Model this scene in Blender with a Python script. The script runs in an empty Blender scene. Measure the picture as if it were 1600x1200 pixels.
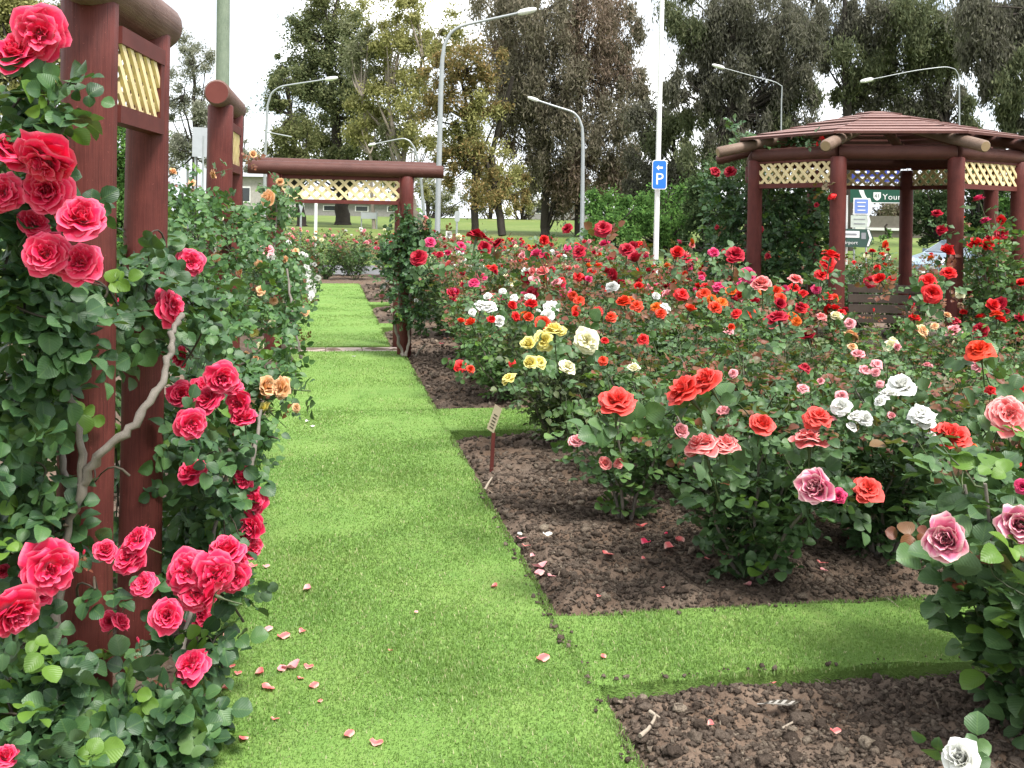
import bpy, math, random
import numpy as np
from mathutils import Vector, Matrix
S = bpy.context.scene
COL = S.collection
PI = math.pi
RNG = np.random.default_rng(11)
random.seed(11)

# ------------------------------------------------------------------ camera maths (photo pixels, 1600 x 1200)
FPX, CAMH, HORY = 1600.0, 1.65, 342.0
YAW, ROLL = math.radians(10.35), math.radians(1.0)
FW = np.array([math.sin(YAW), math.cos(YAW), 0.0])
_r0 = np.array([math.cos(YAW), -math.sin(YAW), 0.0]); _u0 = np.array([0, 0, 1.0])
RT = _r0*math.cos(ROLL) + _u0*math.sin(ROLL)
UP = -_r0*math.sin(ROLL) + _u0*math.cos(ROLL)
CAM = np.array([0, 0, CAMH])
def ray(x, y): return FW*FPX + RT*(x-800) - UP*(y-HORY)
def G(x, y, z=0.0):
    r = ray(x, y); return CAM + r*((z-CAMH)/r[2])
def dep(x, y, d):                      # point at forward depth d
    return CAM + ray(x, y)*(d/FPX)
def terr(x, y):
    d = math.hypot(x, y)
    def st(a, b):
        t = min(1, max(0, (d-a)/(b-a))); return t*t*(3-2*t)
    return -0.08 - .12*st(27, 33) + 1.1*st(42, 62) + .75*st(62, 105)

# ------------------------------------------------------------------ mesh helpers
class MB:
    def __init__(s): s.V = []; s.F = []; s.U = []; s.n = 0
    def add(s, V, F, mat=0, uv=None, smooth=True):
        V = np.asarray(V, float).reshape(-1, 3)
        s.V.append(V); s.U.append(np.zeros((len(V), 2)) if uv is None else np.asarray(uv, float))
        if isinstance(F, np.ndarray): groups = [F]
        else:
            d = {}
            for f in F: d.setdefault(len(f), []).append(f)
            groups = [np.array(v) for v in d.values()]
        for g in groups: s.F.append((g + s.n, mat, smooth))
        s.n += len(V); return s
    def mesh(s, name, mats, off=None):
        me = bpy.data.meshes.new(name)
        V = np.concatenate(s.V); U = np.concatenate(s.U)
        if off is not None: V = V - np.asarray(off, float)
        me.vertices.add(len(V)); me.vertices.foreach_set('co', V.astype(np.float32).ravel())
        lv = np.concatenate([g.ravel() for g, m, sm in s.F])
        cnt = np.concatenate([np.full(len(g), g.shape[1]) for g, m, sm in s.F])
        mi = np.concatenate([np.full(len(g), m) for g, m, sm in s.F])
        sm = np.concatenate([np.full(len(g), b) for g, m, b in s.F])
        me.loops.add(len(lv)); me.loops.foreach_set('vertex_index', lv.astype(np.int32))
        me.polygons.add(len(cnt))
        st = np.concatenate([[0], np.cumsum(cnt)[:-1]])
        me.polygons.foreach_set('loop_start', st.astype(np.int32))
        me.polygons.foreach_set('material_index', mi.astype(np.int32))
        me.polygons.foreach_set('use_smooth', sm.astype(bool))
        uvl = me.uv_layers.new(name='UVMap')
        uvl.data.foreach_set('uv', U[lv].astype(np.float32).ravel())
        for m in mats: me.materials.append(m)
        me.update(calc_edges=True); me.validate()
        return me
    # ---- shapes
    def tube(s, pts, rad, n=8, mat=0, capmat=None, jit=0.0):
        pts = np.asarray(pts, float); m = len(pts)
        rad = np.full(m, rad) if np.isscalar(rad) else np.asarray(rad, float)
        T = np.gradient(pts, axis=0); T /= np.linalg.norm(T, axis=1)[:, None] + 1e-9
        ref = np.array([0, 0, 1.0]) if abs(T[0][2]) < .9 else np.array([1.0, 0, 0])
        V = []; a = np.linspace(0, 2*PI, n, endpoint=False)
        A = np.cross(T[0], ref)
        for i in range(m):
            A = A - T[i]*np.dot(A, T[i]); A /= np.linalg.norm(A)+1e-9
            B = np.cross(T[i], A)
            rr = rad[i]*(1+jit*RNG.normal(size=(n, 1))) if jit else rad[i]
            V.append(pts[i] + rr*(np.cos(a)[:, None]*A + np.sin(a)[:, None]*B))
        V = np.concatenate(V)
        uv = np.zeros((len(V), 2))
        L = np.concatenate([[0], np.cumsum(np.linalg.norm(np.diff(pts, axis=0), axis=1))])
        uv[:, 0] = np.tile(a/(2*PI), m); uv[:, 1] = np.repeat(L, n)
        i = np.arange(m-1)[:, None]*n; j = np.arange(n)[None]; k = (j+1) % n
        F = np.stack([i+j, i+k, i+n+k, i+n+j], -1).reshape(-1, 4)
        s.add(V, F, mat, uv)
        cm = mat if capmat is None else capmat
        s.add(V[:n], [tuple(range(n))[::-1]], cm, smooth=False)
        s.add(V[-n:], [tuple(range(n))], cm, smooth=False)
        return s
    def log(s, a, b, r, n=16, mat=0, capmat=None, bev=.012):
        a = np.asarray(a, float); b = np.asarray(b, float); d = (b-a)/np.linalg.norm(b-a); L = np.linalg.norm(b-a)
        k = max(3, int(L/.25))
        t = np.concatenate([[0, bev], np.linspace(bev, L-bev, k+2)[1:-1], [L-bev, L]])
        pts = a + t[:, None]*d
        rad = r*(1+.018*np.sin(t*5+RNG.uniform(0, 6))); rad[0] = r-bev; rad[-1] = r-bev
        return s.tube(pts, rad, n, mat, capmat)
    def box(s, c, size, M=None, mat=0, bev=0.0):
        x, y, z = [v/2 for v in size]
        V = np.array([[-x,-y,-z],[x,-y,-z],[x,y,-z],[-x,y,-z],[-x,-y,z],[x,-y,z],[x,y,z],[-x,y,z]])
        if M is not None: V = V @ np.asarray(M, float).T
        s.add(V+np.asarray(c, float), np.array([[0,3,2,1],[4,5,6,7],[0,1,5,4],[1,2,6,5],[2,3,7,6],[3,0,4,7]]), mat, smooth=False)
        return s
    def beam(s, a, b, w, h, mat=0, up=(0, 0, 1)):
        a = np.asarray(a, float); b = np.asarray(b, float); d = b-a; L = np.linalg.norm(d); d /= L
        u = np.asarray(up, float); u = u-d*np.dot(u, d); u /= np.linalg.norm(u); x = np.cross(u, d)
        return s.box((a+b)/2, (w, L, h), np.stack([x, d, u], 1), mat)
    def prism(s, outline, o, ex, ey, en, t, mat=0):   # outline (2-D) in plane ex, ey extruded by t along en
        P = np.asarray(outline, float); n = len(P)
        o = np.asarray(o, float); ex = np.asarray(ex); ey = np.asarray(ey); en = np.asarray(en)
        A = o + P[:, :1]*ex + P[:, 1:]*ey; B = A + t*en
        F = [tuple(range(n))[::-1], tuple(range(n, 2*n))] + [(i, (i+1) % n, n+(i+1) % n, n+i) for i in range(n)]
        return s.add(np.concatenate([A, B]), F, mat, smooth=False)

def link(o, parent=None):
    COL.objects.link(o)
    if parent is not None: o.parent = parent
    return o
def thing(name, label, cat, loc=(0, 0, 0), group=None, kind=None):
    o = bpy.data.objects.new(name, None); o.empty_display_size = .1
    o.location = [float(v) for v in loc]; COL.objects.link(o)
    o['label'] = label; o['category'] = cat
    if group: o['group'] = group
    if kind: o['kind'] = kind
    return o
def base(o):
    p = np.zeros(3)
    while o is not None: p += np.array(o.location); o = o.parent
    return p
def part(root, name, mb, mats, label=None):
    o = bpy.data.objects.new(name, mb.mesh(name, mats, base(root))); link(o, root)
    if label: o['label'] = label
    return o
def solo(name, mb, mats, kind=None, label=None, cat=None, group=None, off=None):
    o = bpy.data.objects.new(name, mb.mesh(name, mats, off)); link(o)
    if off is not None: o.location = [float(v) for v in off]
    for k, v in (('kind', kind), ('label', label), ('category', cat), ('group', group)):
        if v: o[k] = v
    return o
def unit(v):
    v = np.asarray(v, float); return v/(np.linalg.norm(v, axis=-1, keepdims=True)+1e-9)
def vnoise(x, y, seed=0):             # smooth 2-D value noise
    xi = np.floor(x).astype(np.int64); yi = np.floor(y).astype(np.int64); fx = x-xi; fy = y-yi
    fx = fx*fx*(3-2*fx); fy = fy*fy*(3-2*fy)
    def h(a, b):
        n = (a*374761393 + b*668265263 + seed*1274126177) & 0x7fffffff
        n = ((n ^ (n >> 13))*1274126177) & 0x7fffffff
        return ((n ^ (n >> 16)) & 0xffff)/65535.0
    return (h(xi, yi)*(1-fx)+h(xi+1, yi)*fx)*(1-fy) + (h(xi, yi+1)*(1-fx)+h(xi+1, yi+1)*fx)*fy

# ------------------------------------------------------------------ materials
def newmat(name):
    m = bpy.data.materials.new(name); m.use_nodes = True
    nt = m.node_tree; nt.nodes.clear()
    out = nt.nodes.new('ShaderNodeOutputMaterial')
    return m, nt, out
def nd(nt, typ, **kw):
    n = nt.nodes.new(typ)
    for k, v in kw.items():
        if k in n.inputs.keys() if isinstance(k, str) else False: n.inputs[k].default_value = v
        else: setattr(n, k, v)
    return n
def setin(n, **kw):
    for k, v in kw.items(): n.inputs[k.replace('_', ' ')].default_value = v
def ramp(nt, fac, stops):
    r = nt.nodes.new('ShaderNodeValToRGB'); e = r.color_ramp.elements
    while len(e) < len(stops): e.new(.5)
    for i, (p, c) in enumerate(stops): e[i].position = p; e[i].color = (*c, 1)
    nt.links.new(fac, r.inputs[0]); return r.outputs[0]
def mixc(nt, fac, a, b, mode='MIX'):
    m = nt.nodes.new('ShaderNodeMix'); m.data_type = 'RGBA'; m.blend_type = mode
    for s, v in ((m.inputs[0], fac), (m.inputs[6], a), (m.inputs[7], b)):
        if hasattr(v, 'links'): nt.links.new(v, s)
        elif isinstance(v, (int, float)): s.default_value = v
        else: s.default_value = (*v, 1)
    return m.outputs[2]
def noise(nt, scale, detail=4, rough=.6, vec=None, typ='Object', stretch=None):
    n = nt.nodes.new('ShaderNodeTexNoise'); n.inputs['Scale'].default_value = scale
    n.inputs['Detail'].default_value = detail; n.inputs['Roughness'].default_value = rough
    if vec is None: vec = nt.nodes.new('ShaderNodeTexCoord').outputs[typ]
    if stretch:
        mp = nt.nodes.new('ShaderNodeMapping'); mp.inputs['Scale'].default_value = stretch
        nt.links.new(vec, mp.inputs[0]); vec = mp.outputs[0]
    nt.links.new(vec, n.inputs['Vector']); return n.outputs[0]
def bump(nt, h, strength=.3, dist=.01):
    b = nt.nodes.new('ShaderNodeBump'); b.inputs['Strength'].default_value = strength
    b.inputs['Distance'].default_value = dist; nt.links.new(h, b.inputs['Height']); return b.outputs[0]
def island(nt): return nt.nodes.new('ShaderNodeNewGeometry').outputs['Random Per Island']
def finish(nt, out, col, rough=.6, spec=.5, nrm=None, trans=0.0, tcol=None, metal=0.0, emit=None):
    p = nt.nodes.new('ShaderNodeBsdfPrincipled')
    for k, v in (('Roughness', rough), ('Specular IOR Level', spec), ('Metallic', metal)):
        if hasattr(v, 'links'): nt.links.new(v, p.inputs[k])
        else: p.inputs[k].default_value = v
    if hasattr(col, 'links'): nt.links.new(col, p.inputs['Base Color'])
    else: p.inputs['Base Color'].default_value = (*col, 1)
    if nrm is not None: nt.links.new(nrm, p.inputs['Normal'])
    sh = p.outputs[0]
    if trans > 0:
        t = nt.nodes.new('ShaderNodeBsdfTranslucent')
        c = tcol if tcol is not None else col
        if hasattr(c, 'links'): nt.links.new(c, t.inputs[0])
        else: t.inputs[0].default_value = (*c, 1)
        m = nt.nodes.new('ShaderNodeMixShader'); m.inputs[0].default_value = trans
        nt.links.new(sh, m.inputs[1]); nt.links.new(t.outputs[0], m.inputs[2]); sh = m.outputs[0]
    nt.links.new(sh, out.inputs['Surface'])

def plain(name, col, rough=.6, spec=.5, metal=0, var=.12, scale=6):
    m, nt, out = newmat(name)
    n = noise(nt, scale, 5)
    c = ramp(nt, n, [(.3, tuple(v*(1-var*1.5) for v in col)), (.7, tuple(min(1, v*(1+var)) for v in col))])
    finish(nt, out, c, rough, spec, metal=metal); return m

def wood_mat(name, dark, light, scale=1.0, rough=.55):
    m, nt, out = newmat(name)
    uv = nt.nodes.new('ShaderNodeUVMap').outputs[0]
    ob = nt.nodes.new('ShaderNodeTexCoord').outputs['Object']
    g = noise(nt, 9*scale, 5, .65, ob, stretch=(1, 1, 1))
    st = noise(nt, 6, 6, .7, uv, stretch=(14, .8, 1))
    c = ramp(nt, st, [(.25, dark), (.55, tuple((a+b)/2 for a, b in zip(dark, light))), (.8, light)])
    c = mixc(nt, ramp(nt, g, [(.35, (0, 0, 0)), (.7, (.55, .55, .55))]), c, light)
    sp = noise(nt, 120*scale, 2, .5, ob)
    c = mixc(nt, ramp(nt, sp, [(.68, (0, 0, 0)), (.76, (.35, .35, .35))]), c, tuple(min(1, v*2.2+.03) for v in light))
    ck = noise(nt, 5, 3, .5, uv, stretch=(26, .5, 1))
    ckm = ramp(nt, ck, [(.30, (0, 0, 0)), (.36, (1, 1, 1))])
    c = mixc(nt, ckm, tuple(v*.35 for v in dark), c)
    finish(nt, out, c, rough, .22, bump(nt, mixc(nt, .5, ckm, st), .5, .008)); return m

def leaf_mat(name, c0, c1, c2, vein=(0.12, .2, .06), rough=.44, trans=.17, veins=True):
    m, nt, out = newmat(name)
    r = island(nt)
    c = ramp(nt, r, [(0, c0), (.55, c1), (1, c2)])
    nrm = None
    if veins:
        uv = nt.nodes.new('ShaderNodeUVMap').outputs[0]
        sx = nt.nodes.new('ShaderNodeSeparateXYZ'); nt.links.new(uv, sx.inputs[0])
        def M(op, a, b=None, cl=False):
            n = nt.nodes.new('ShaderNodeMath'); n.operation = op; n.use_clamp = cl
            for i, v in enumerate((a, b)):
                if v is None: continue
                if hasattr(v, 'links'): nt.links.new(v, n.inputs[i])
                else: n.inputs[i].default_value = v
            return n.outputs[0]
        au = M('ABSOLUTE', M('SUBTRACT', sx.outputs[0], .5))
        mid = M('LESS_THAN', au, .028)
        w = M('SINE', M('MULTIPLY', M('SUBTRACT', sx.outputs[1], M('MULTIPLY', au, .9)), 48.0))
        side = M('GREATER_THAN', w, .86)
        v = M('MAXIMUM', mid, M('MULTIPLY', side, .45))
        c = mixc(nt, M('MULTIPLY', v, .28), c, vein)
        nrm = bump(nt, w, .15, .002)
    bk = nt.nodes.new('ShaderNodeNewGeometry').outputs['Backfacing']
    cb = mixc(nt, .5, c, (.10, .15, .09))
    col = mixc(nt, bk, c, cb)
    tc = mixc(nt, .55, c, (.16, .30, .02))
    finish(nt, out, col, rough, .36, nrm, trans, tc); return m

def petal_mat(name, tip, basec, edge=None, var=.25, trans=.2):
    m, nt, out = newmat(name)
    uv = nt.nodes.new('ShaderNodeUVMap').outputs[0]
    sx = nt.nodes.new('ShaderNodeSeparateXYZ'); nt.links.new(uv, sx.inputs[0])
    c = ramp(nt, sx.outputs[1], [(0.05, basec), (.55, tip), (.86, tip), (1, edge or tip)])
    rn = island(nt)
    c = mixc(nt, ramp(nt, rn, [(0, (0, 0, 0)), (1, (var*2,)*3)]), c, mixc(nt, .5, c, tuple(min(1, v*.55) for v in tip)))
    n = noise(nt, 3, 4, .6, uv, stretch=(9, 1, 1))
    c = mixc(nt, ramp(nt, n, [(.45, (0, 0, 0)), (.8, (.35, .35, .35))]), c, mixc(nt, .5, c, tuple(min(1, v*1.25+.05) for v in tip)))
    finish(nt, out, c, .5, .35, bump(nt, n, .25, .01), trans, c); return m

M = {}
M['stain'] = wood_mat('red_brown_stained_wood', (.045, .0095, .0085), (.145, .037, .030))
M['stain_dark'] = wood_mat('weathered_brown_wood', (.045, .016, .013), (.12, .048, .038))
M['batten'] = wood_mat('pale_roof_batten_wood', (.13, .058, .049), (.30, .18, .155))
M['weather'] = wood_mat('worn_log_wood', (.10, .06, .045), (.24, .17, .13))
M['weather_red'] = wood_mat('weathered_red_brown_log', (.075, .032, .026), (.22, .14, .115))
M['cut_end'] = wood_mat('pale_cut_end_wood', (.22, .15, .08), (.38, .28, .17))
M['end_stain'] = wood_mat('stained_cut_end', (.09, .022, .018), (.16, .045, .036))
M['lattice'] = plain('cream_painted_lattice', (.74, .60, .33), .55, var=.12, scale=9)
M['pole_green'] = wood_mat('green_treated_pole', (.10, .14, .10), (.24, .28, .21), .5)
M['bench'] = wood_mat('grey_brown_bench_slats', (.04, .03, .025), (.10, .075, .06))
M['cane'] = wood_mat('grey_rose_cane', (.075, .064, .054), (.25, .22, .19), 2)
M['stem'] = plain('green_stem', (.055, .075, .025), .6, var=.4, scale=12)
M['twig'] = plain('brown_twig', (.05, .04, .025), .7, var=.4, scale=12)
M['leaf'] = leaf_mat('rose_leaf', (.034, .074, .028), (.058, .118, .042), (.09, .165, .058))
M['leaf_m'] = leaf_mat('mid_green_rose_leaf', (.044, .098, .028), (.078, .155, .045), (.12, .205, .06))
M['leaf_o'] = leaf_mat('olive_rose_leaf', (.050, .075, .030), (.085, .115, .045), (.13, .16, .06))
M['leaf_c'] = leaf_mat('climbing_rose_leaf', (.021, .054, .024), (.037, .088, .034), (.068, .145, .045))
M['leaf_b'] = leaf_mat('apricot_rose_leaf', (.028, .075, .026), (.048, .115, .036), (.085, .175, .045))
M['leaf_y'] = leaf_mat('young_green_leaf', (.085, .17, .025), (.11, .21, .03), (.14, .25, .04), trans=.3)
M['leaf_r'] = leaf_mat('bronze_young_leaf', (.13, .036, .022), (.19, .060, .034), (.15, .095, .038), vein=(.2, .08, .05), trans=.25)
PET = dict(
    K=petal_mat('rose_red_petals', (.80, .020, .095), (.84, .34, .40), (.84, .15, .25)),
    C=petal_mat('crimson_petals', (.40, .005, .022), (.30, .004, .02), (.46, .015, .045)),
    R=petal_mat('scarlet_petals', (.66, .010, .012), (.5, .01, .01), (.72, .03, .03)),
    M=petal_mat('magenta_pink_petals', (.66, .025, .13), (.6, .12, .2), (.72, .09, .22)),
    P=petal_mat('pale_pink_petals', (.80, .30, .33), (.85, .6, .5), (.82, .42, .44)),
    W=petal_mat('white_petals', (.80, .80, .75), (.80, .80, .62), (.82, .82, .80), var=.1),
    Y=petal_mat('yellow_petals', (.80, .68, .16), (.80, .62, .10), (.82, .76, .36), var=.12),
    E=petal_mat('cream_petals', (.82, .78, .48), (.80, .72, .3), (.84, .80, .62), var=.1),
    O=petal_mat('orange_petals', (.80, .17, .015), (.82, .40, .03), (.80, .12, .015)),
    V=petal_mat('vermilion_petals', (.72, .045, .012), (.75, .25, .02), (.74, .06, .02)),
    L=petal_mat('coral_red_petals', (.76, .055, .042), (.82, .30, .16), (.80, .12, .10)),
    Q=petal_mat('coral_pink_petals', (.80, .15, .15), (.85, .6, .5), (.84, .46, .42)),
    A=petal_mat('apricot_petals', (.84, .47, .22), (.84, .55, .16), (.85, .60, .40)),
    H=petal_mat('mauve_pink_petals', (.72, .19, .31), (.84, .66, .54), (.85, .60, .58)))
CNAME = dict(K='rose red', C='crimson', R='scarlet', M='magenta pink', P='pale pink', W='white', Y='yellow', E='cream', O='orange',
             V='orange red', L='coral red', Q='coral pink', A='apricot', H='mauve pink')
M['galv'] = plain('galvanised_steel', (.36, .38, .39), .4, .5, .35, .08, 3)
M['white_paint'] = plain('white_paint', (.78, .78, .76), .45, var=.06, scale=3)
M['sign_back'] = plain('sign_back_aluminium', (.42, .44, .46), .5, .5, .4, .06, 3)

def grass_mat(name, blades):
    m, nt, out = newmat(name)
    ob = nt.nodes.new('ShaderNodeNewGeometry').outputs['Position']
    big = noise(nt, 1.3, 4, .6, ob); mid = noise(nt, 7, 4, .6, ob)
    c = ramp(nt, big, [(.28, (.126, .240, .052)), (.5, (.162, .282, .064)), (.72, (.206, .318, .082))])
    c = mixc(nt, ramp(nt, mid, [(.5, (0, 0, 0)), (.75, (.5, .5, .5))]), c, (.235, .325, .095))
    dry = noise(nt, 3.2, 5, .7, ob)
    c = mixc(nt, ramp(nt, dry, [(.60, (0, 0, 0)), (.72, (.32, .32, .32))]), c, (.36, .36, .15))
    dk = noise(nt, 4.7, 4, .6, ob)
    c = mixc(nt, ramp(nt, dk, [(.28, (.35, .35, .35)), (.42, (0, 0, 0))]), c, (.07, .19, .04))
    if blades:
        r = island(nt)
        c = mixc(nt, ramp(nt, r, [(0, (0, 0, 0)), (1, (.55, .55, .55))]), c, (.23, .35, .12))
        c = mixc(nt, ramp(nt, r, [(.93, (0, 0, 0)), (.95, (.8, .8, .8))]), c, (.55, .52, .30))
        finish(nt, out, c, .5, .35, None, .45, mixc(nt, .4, c, (.32, .46, .08)))
    else:
        f = noise(nt, 90, 3, .7, ob)
        c = mixc(nt, ramp(nt, f, [(.4, (.5, .5, .5)), (.65, (0, 0, 0))]), c, (.115, .20, .04))
        finish(nt, out, c, .8, .2, bump(nt, f, .6, .02))
    return m
M['lawn'] = grass_mat('mown_turf', False); M['blade'] = grass_mat('grass_blades', True)
def soil_mat():
    m, nt, out = newmat('bed_soil_surface')
    ob = nt.nodes.new('ShaderNodeNewGeometry').outputs['Position']
    a = noise(nt, 14, 6, .7, ob); b = noise(nt, 70, 4, .7, ob); cc = noise(nt, 2, 3, .5, ob)
    c = ramp(nt, a, [(.3, (.075, .054, .040)), (.5, (.125, .092, .070)), (.7, (.19, .145, .11))])
    c = mixc(nt, ramp(nt, b, [(.55, (0, 0, 0)), (.72, (.6, .6, .6))]), c, (0.224, 0.168, 0.126))
    c = mixc(nt, ramp(nt, cc, [(.4, (0, 0, 0)), (.7, (.5, .5, .5))]), c, (.15, .088, .052))
    finish(nt, out, c, .9, .2, bump(nt, mixc(nt, .5, a, b), .8, .02)); return m
M['soil'] = soil_mat()
def bits_mat():
    m, nt, out = newmat('mulch_bits')
    r = island(nt)
    c = ramp(nt, r, [(0, (.100, .076, .060)), (.5, (.165, .127, .100)), (.8, (.24, .19, .15)), (.94, (.30, .24, .185)), (1, (.46, .38, .29))])
    n = noise(nt, 110, 5, .75)
    c = mixc(nt, ramp(nt, n, [(.35, (0, 0, 0)), (.6, (.8, .8, .8))]), mixc(nt, .6, c, (.045, .032, .024)), c)
    finish(nt, out, c, .95, .1, bump(nt, n, 1.0, .02)); return m
M['bits'] = bits_mat()
M['slab'] = plain('pinkish_concrete', (.34, .27, .23), .85, var=.2, scale=8)

# ------------------------------------------------------------------ sky, sun, camera
SUN_EL, SUN_AZ = math.radians(60), math.radians(150)        # azimuth clockwise from +Y
w = bpy.data.worlds.new('World'); S.world = w; w.use_nodes = True
nt = w.node_tree; nt.nodes.clear()
wo = nt.nodes.new('ShaderNodeOutputWorld'); bg = nt.nodes.new('ShaderNodeBackground'); bg.inputs[1].default_value = .1
sky = nt.nodes.new('ShaderNodeTexSky'); sky.sky_type = 'NISHITA'; sky.sun_disc = False
sky.sun_elevation = SUN_EL; sky.sun_rotation = SUN_AZ; sky.dust_density = 2.0
tc = nt.nodes.new('ShaderNodeTexCoord').outputs['Generated']
cl = noise(nt, 2.6, 7, .62, tc, stretch=(1, 1, 2.4))
cloud = ramp(nt, noise(nt, 4.5, 6, .6, tc, stretch=(1, 1, 2.2)), [(.34, (3.0, 3.25, 3.6)), (.48, (5.0, 5.2, 5.5)), (.66, (10, 10.1, 10.2))])
nt.links.new(mixc(nt, ramp(nt, cl, [(.34, (.55, .55, .55)), (.50, (1, 1, 1))]), sky.outputs[0], cloud), bg.inputs[0])
nt.links.new(bg.outputs[0], wo.inputs[0])
sl = bpy.data.lights.new('sun', 'SUN'); sl.energy = 2.7; sl.angle = math.radians(18); sl.color = (1, .965, .91)
so = bpy.data.objects.new('sun', sl); COL.objects.link(so)
sd = Vector((math.sin(SUN_AZ)*math.cos(SUN_EL), math.cos(SUN_AZ)*math.cos(SUN_EL), math.sin(SUN_EL)))
so.rotation_euler = sd.to_track_quat('Z', 'Y').to_euler(); so.location = sd*60
cd = bpy.data.cameras.new('camera'); cam = bpy.data.objects.new('camera', cd); COL.objects.link(cam)
cd.sensor_width = 36; cd.lens = 36*FPX/1600; cd.shift_y = -(600-HORY)/1600; cd.clip_end = 2000; cd.clip_start = .05
mw = Matrix.Identity(4)
for i in range(3): mw[i][0] = RT[i]; mw[i][1] = UP[i]; mw[i][2] = -FW[i]; mw[i][3] = CAM[i]
cam.matrix_world = mw; S.camera = cam
vs = S.view_settings; vs.view_transform = 'Standard'; vs.look = 'None'; vs.gamma = 1; vs.use_curve_mapping = False; vs.exposure = 1.5
S.cycles.max_bounces = 7; S.cycles.diffuse_bounces = 3; S.cycles.glossy_bounces = 2; S.cycles.transmission_bounces = 4
S.cycles.use_denoising = True

# ------------------------------------------------------------------ ground: terrain, lawn, soil
def terrain():
    mb = MB()
    rs = np.concatenate([np.linspace(0, 30, 13), np.linspace(32, 110, 60), [130, 170, 240, 400, 800]])
    n = 96; V = []
    for r in rs:
        for k in range(n):
            a = 2*PI*k/n; x, y = r*math.sin(a), r*math.cos(a)
            V.append((x, y, terr(x, y) - (.06 if r < 27 else 0)))
    i = np.arange(len(rs)-1)[:, None]*n; j = np.arange(n)[None]; k = (j+1) % n
    F = np.stack([i+k, i+j, i+n+j, i+n+k], -1).reshape(-1, 4)
    mb.add(V, F, 0)
    m, nt, out = newmat('far_park_grass')
    ob = nt.nodes.new('ShaderNodeNewGeometry').outputs['Position']
    a = noise(nt, .25, 5, .6, ob); b = noise(nt, 3, 4, .7, ob)
    c = ramp(nt, a, [(.3, (.10, .16, .035)), (.55, (.15, .20, .05)), (.75, (.24, .23, .10))])
    c = mixc(nt, ramp(nt, b, [(.4, (.6, .6, .6)), (.65, (0, 0, 0))]), c, (.08, .11, .03))
    finish(nt, out, c, .9, .15)
    solo('ground', mb, [m], 'structure')
    # road strips beyond the garden, 4 mm and more above the ground
    mr = plain('road_asphalt', (.11, .11, .115), .85, var=.2, scale=2)
    rd = MB()
    for r0, r1 in ((31.5, 38.5),):
        V = []
        for k in range(41):
            a = math.radians(-50 + 110*k/40)
            for r in (r0, r1): V.append((r*math.sin(a), r*math.cos(a), terr(r*math.sin(a), r*math.cos(a))+.03))
        rd.add(V, np.array([[2*k, 2*k+1, 2*k+3, 2*k+2] for k in range(40)])[:, ::-1])
    solo('road', rd, [mr], 'structure')
terrain()

XL, XR = -0.42, 0.94
LAWN = [(XL, XR, .6, 12.42), (XR, 9.0, 3.46, 4.06), (XR, 7.0, 7.74, 8.62), (XL, .82, 12.92, 24.9), (.82, 1.14, 15.0, 15.6), (.82, 1.2, 18.9, 19.5)]
LZ = .03
def in_lawn(x, y, pad=0.0):
    r = np.zeros(np.shape(x), bool)
    for a, b, c, d in LAWN: r |= (x > a-pad) & (x < b+pad) & (y > c-pad) & (y < d+pad)
    return r
def lawn_dist(x, y):
    D = np.full(np.shape(x), 9.0)
    for a, b, c, d in LAWN:
        dx = np.maximum(np.maximum(a-x, x-b), 0); dy = np.maximum(np.maximum(c-y, y-d), 0)
        D = np.minimum(D, np.hypot(dx, dy))
    return D
lawn = MB()
def edge_wob(t, k): return .016*np.sin(t*4.1+k) + .012*np.sin(t*11.7+2*k) + .009*np.sin(t*31+k*3) + .02*(vnoise(t*9.0, t*0+k, 6)-.5)
for q, (a, b, c, d) in enumerate(LAWN):
    # a skirted sheet whose outer edges waver a little
    nx = max(2, int((b-a)/.12)); ny = max(2, int((d-c)/.12))
    xs = np.linspace(a, b, nx+1); ys = np.linspace(c, d, ny+1)
    X, Y = np.meshgrid(xs, ys); Z = np.full(X.shape, LZ+.0007*q) + .012*(vnoise(X*2.2, Y*2.2, 3)-.5)
    X = X.copy(); Y = Y.copy()
    if q in (0, 3): X[:, -1] += edge_wob(ys, q); X[:, 0] += edge_wob(ys, q+4)
    else: Y[0, :] += edge_wob(xs, q); Y[-1, :] += edge_wob(xs, q+7)
    V = np.stack([X, Y, Z], -1).reshape(-1, 3); w_ = nx+1
    i = np.arange(ny)[:, None]*w_; j = np.arange(nx)[None]
    lawn.add(V, np.stack([i+j, i+j+1, i+w_+j+1, i+w_+j], -1).reshape(-1, 4))
    ring = [r for r in range(nx+1)] + [(r+1)*w_-1 for r in range(1, ny+1)] + [ny*w_+r for r in range(nx-1, -1, -1)] + [r*w_ for r in range(ny-1, 0, -1)]
    T = V[ring]; Bt = T.copy(); Bt[:, 2] -= .10; n = len(ring)
    lawn.add(np.concatenate([T, Bt]), np.array([[k, n+k, n+(k+1) % n, (k+1) % n] for k in range(n)]))
solo('lawn', lawn, [M['lawn']], 'structure')

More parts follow.
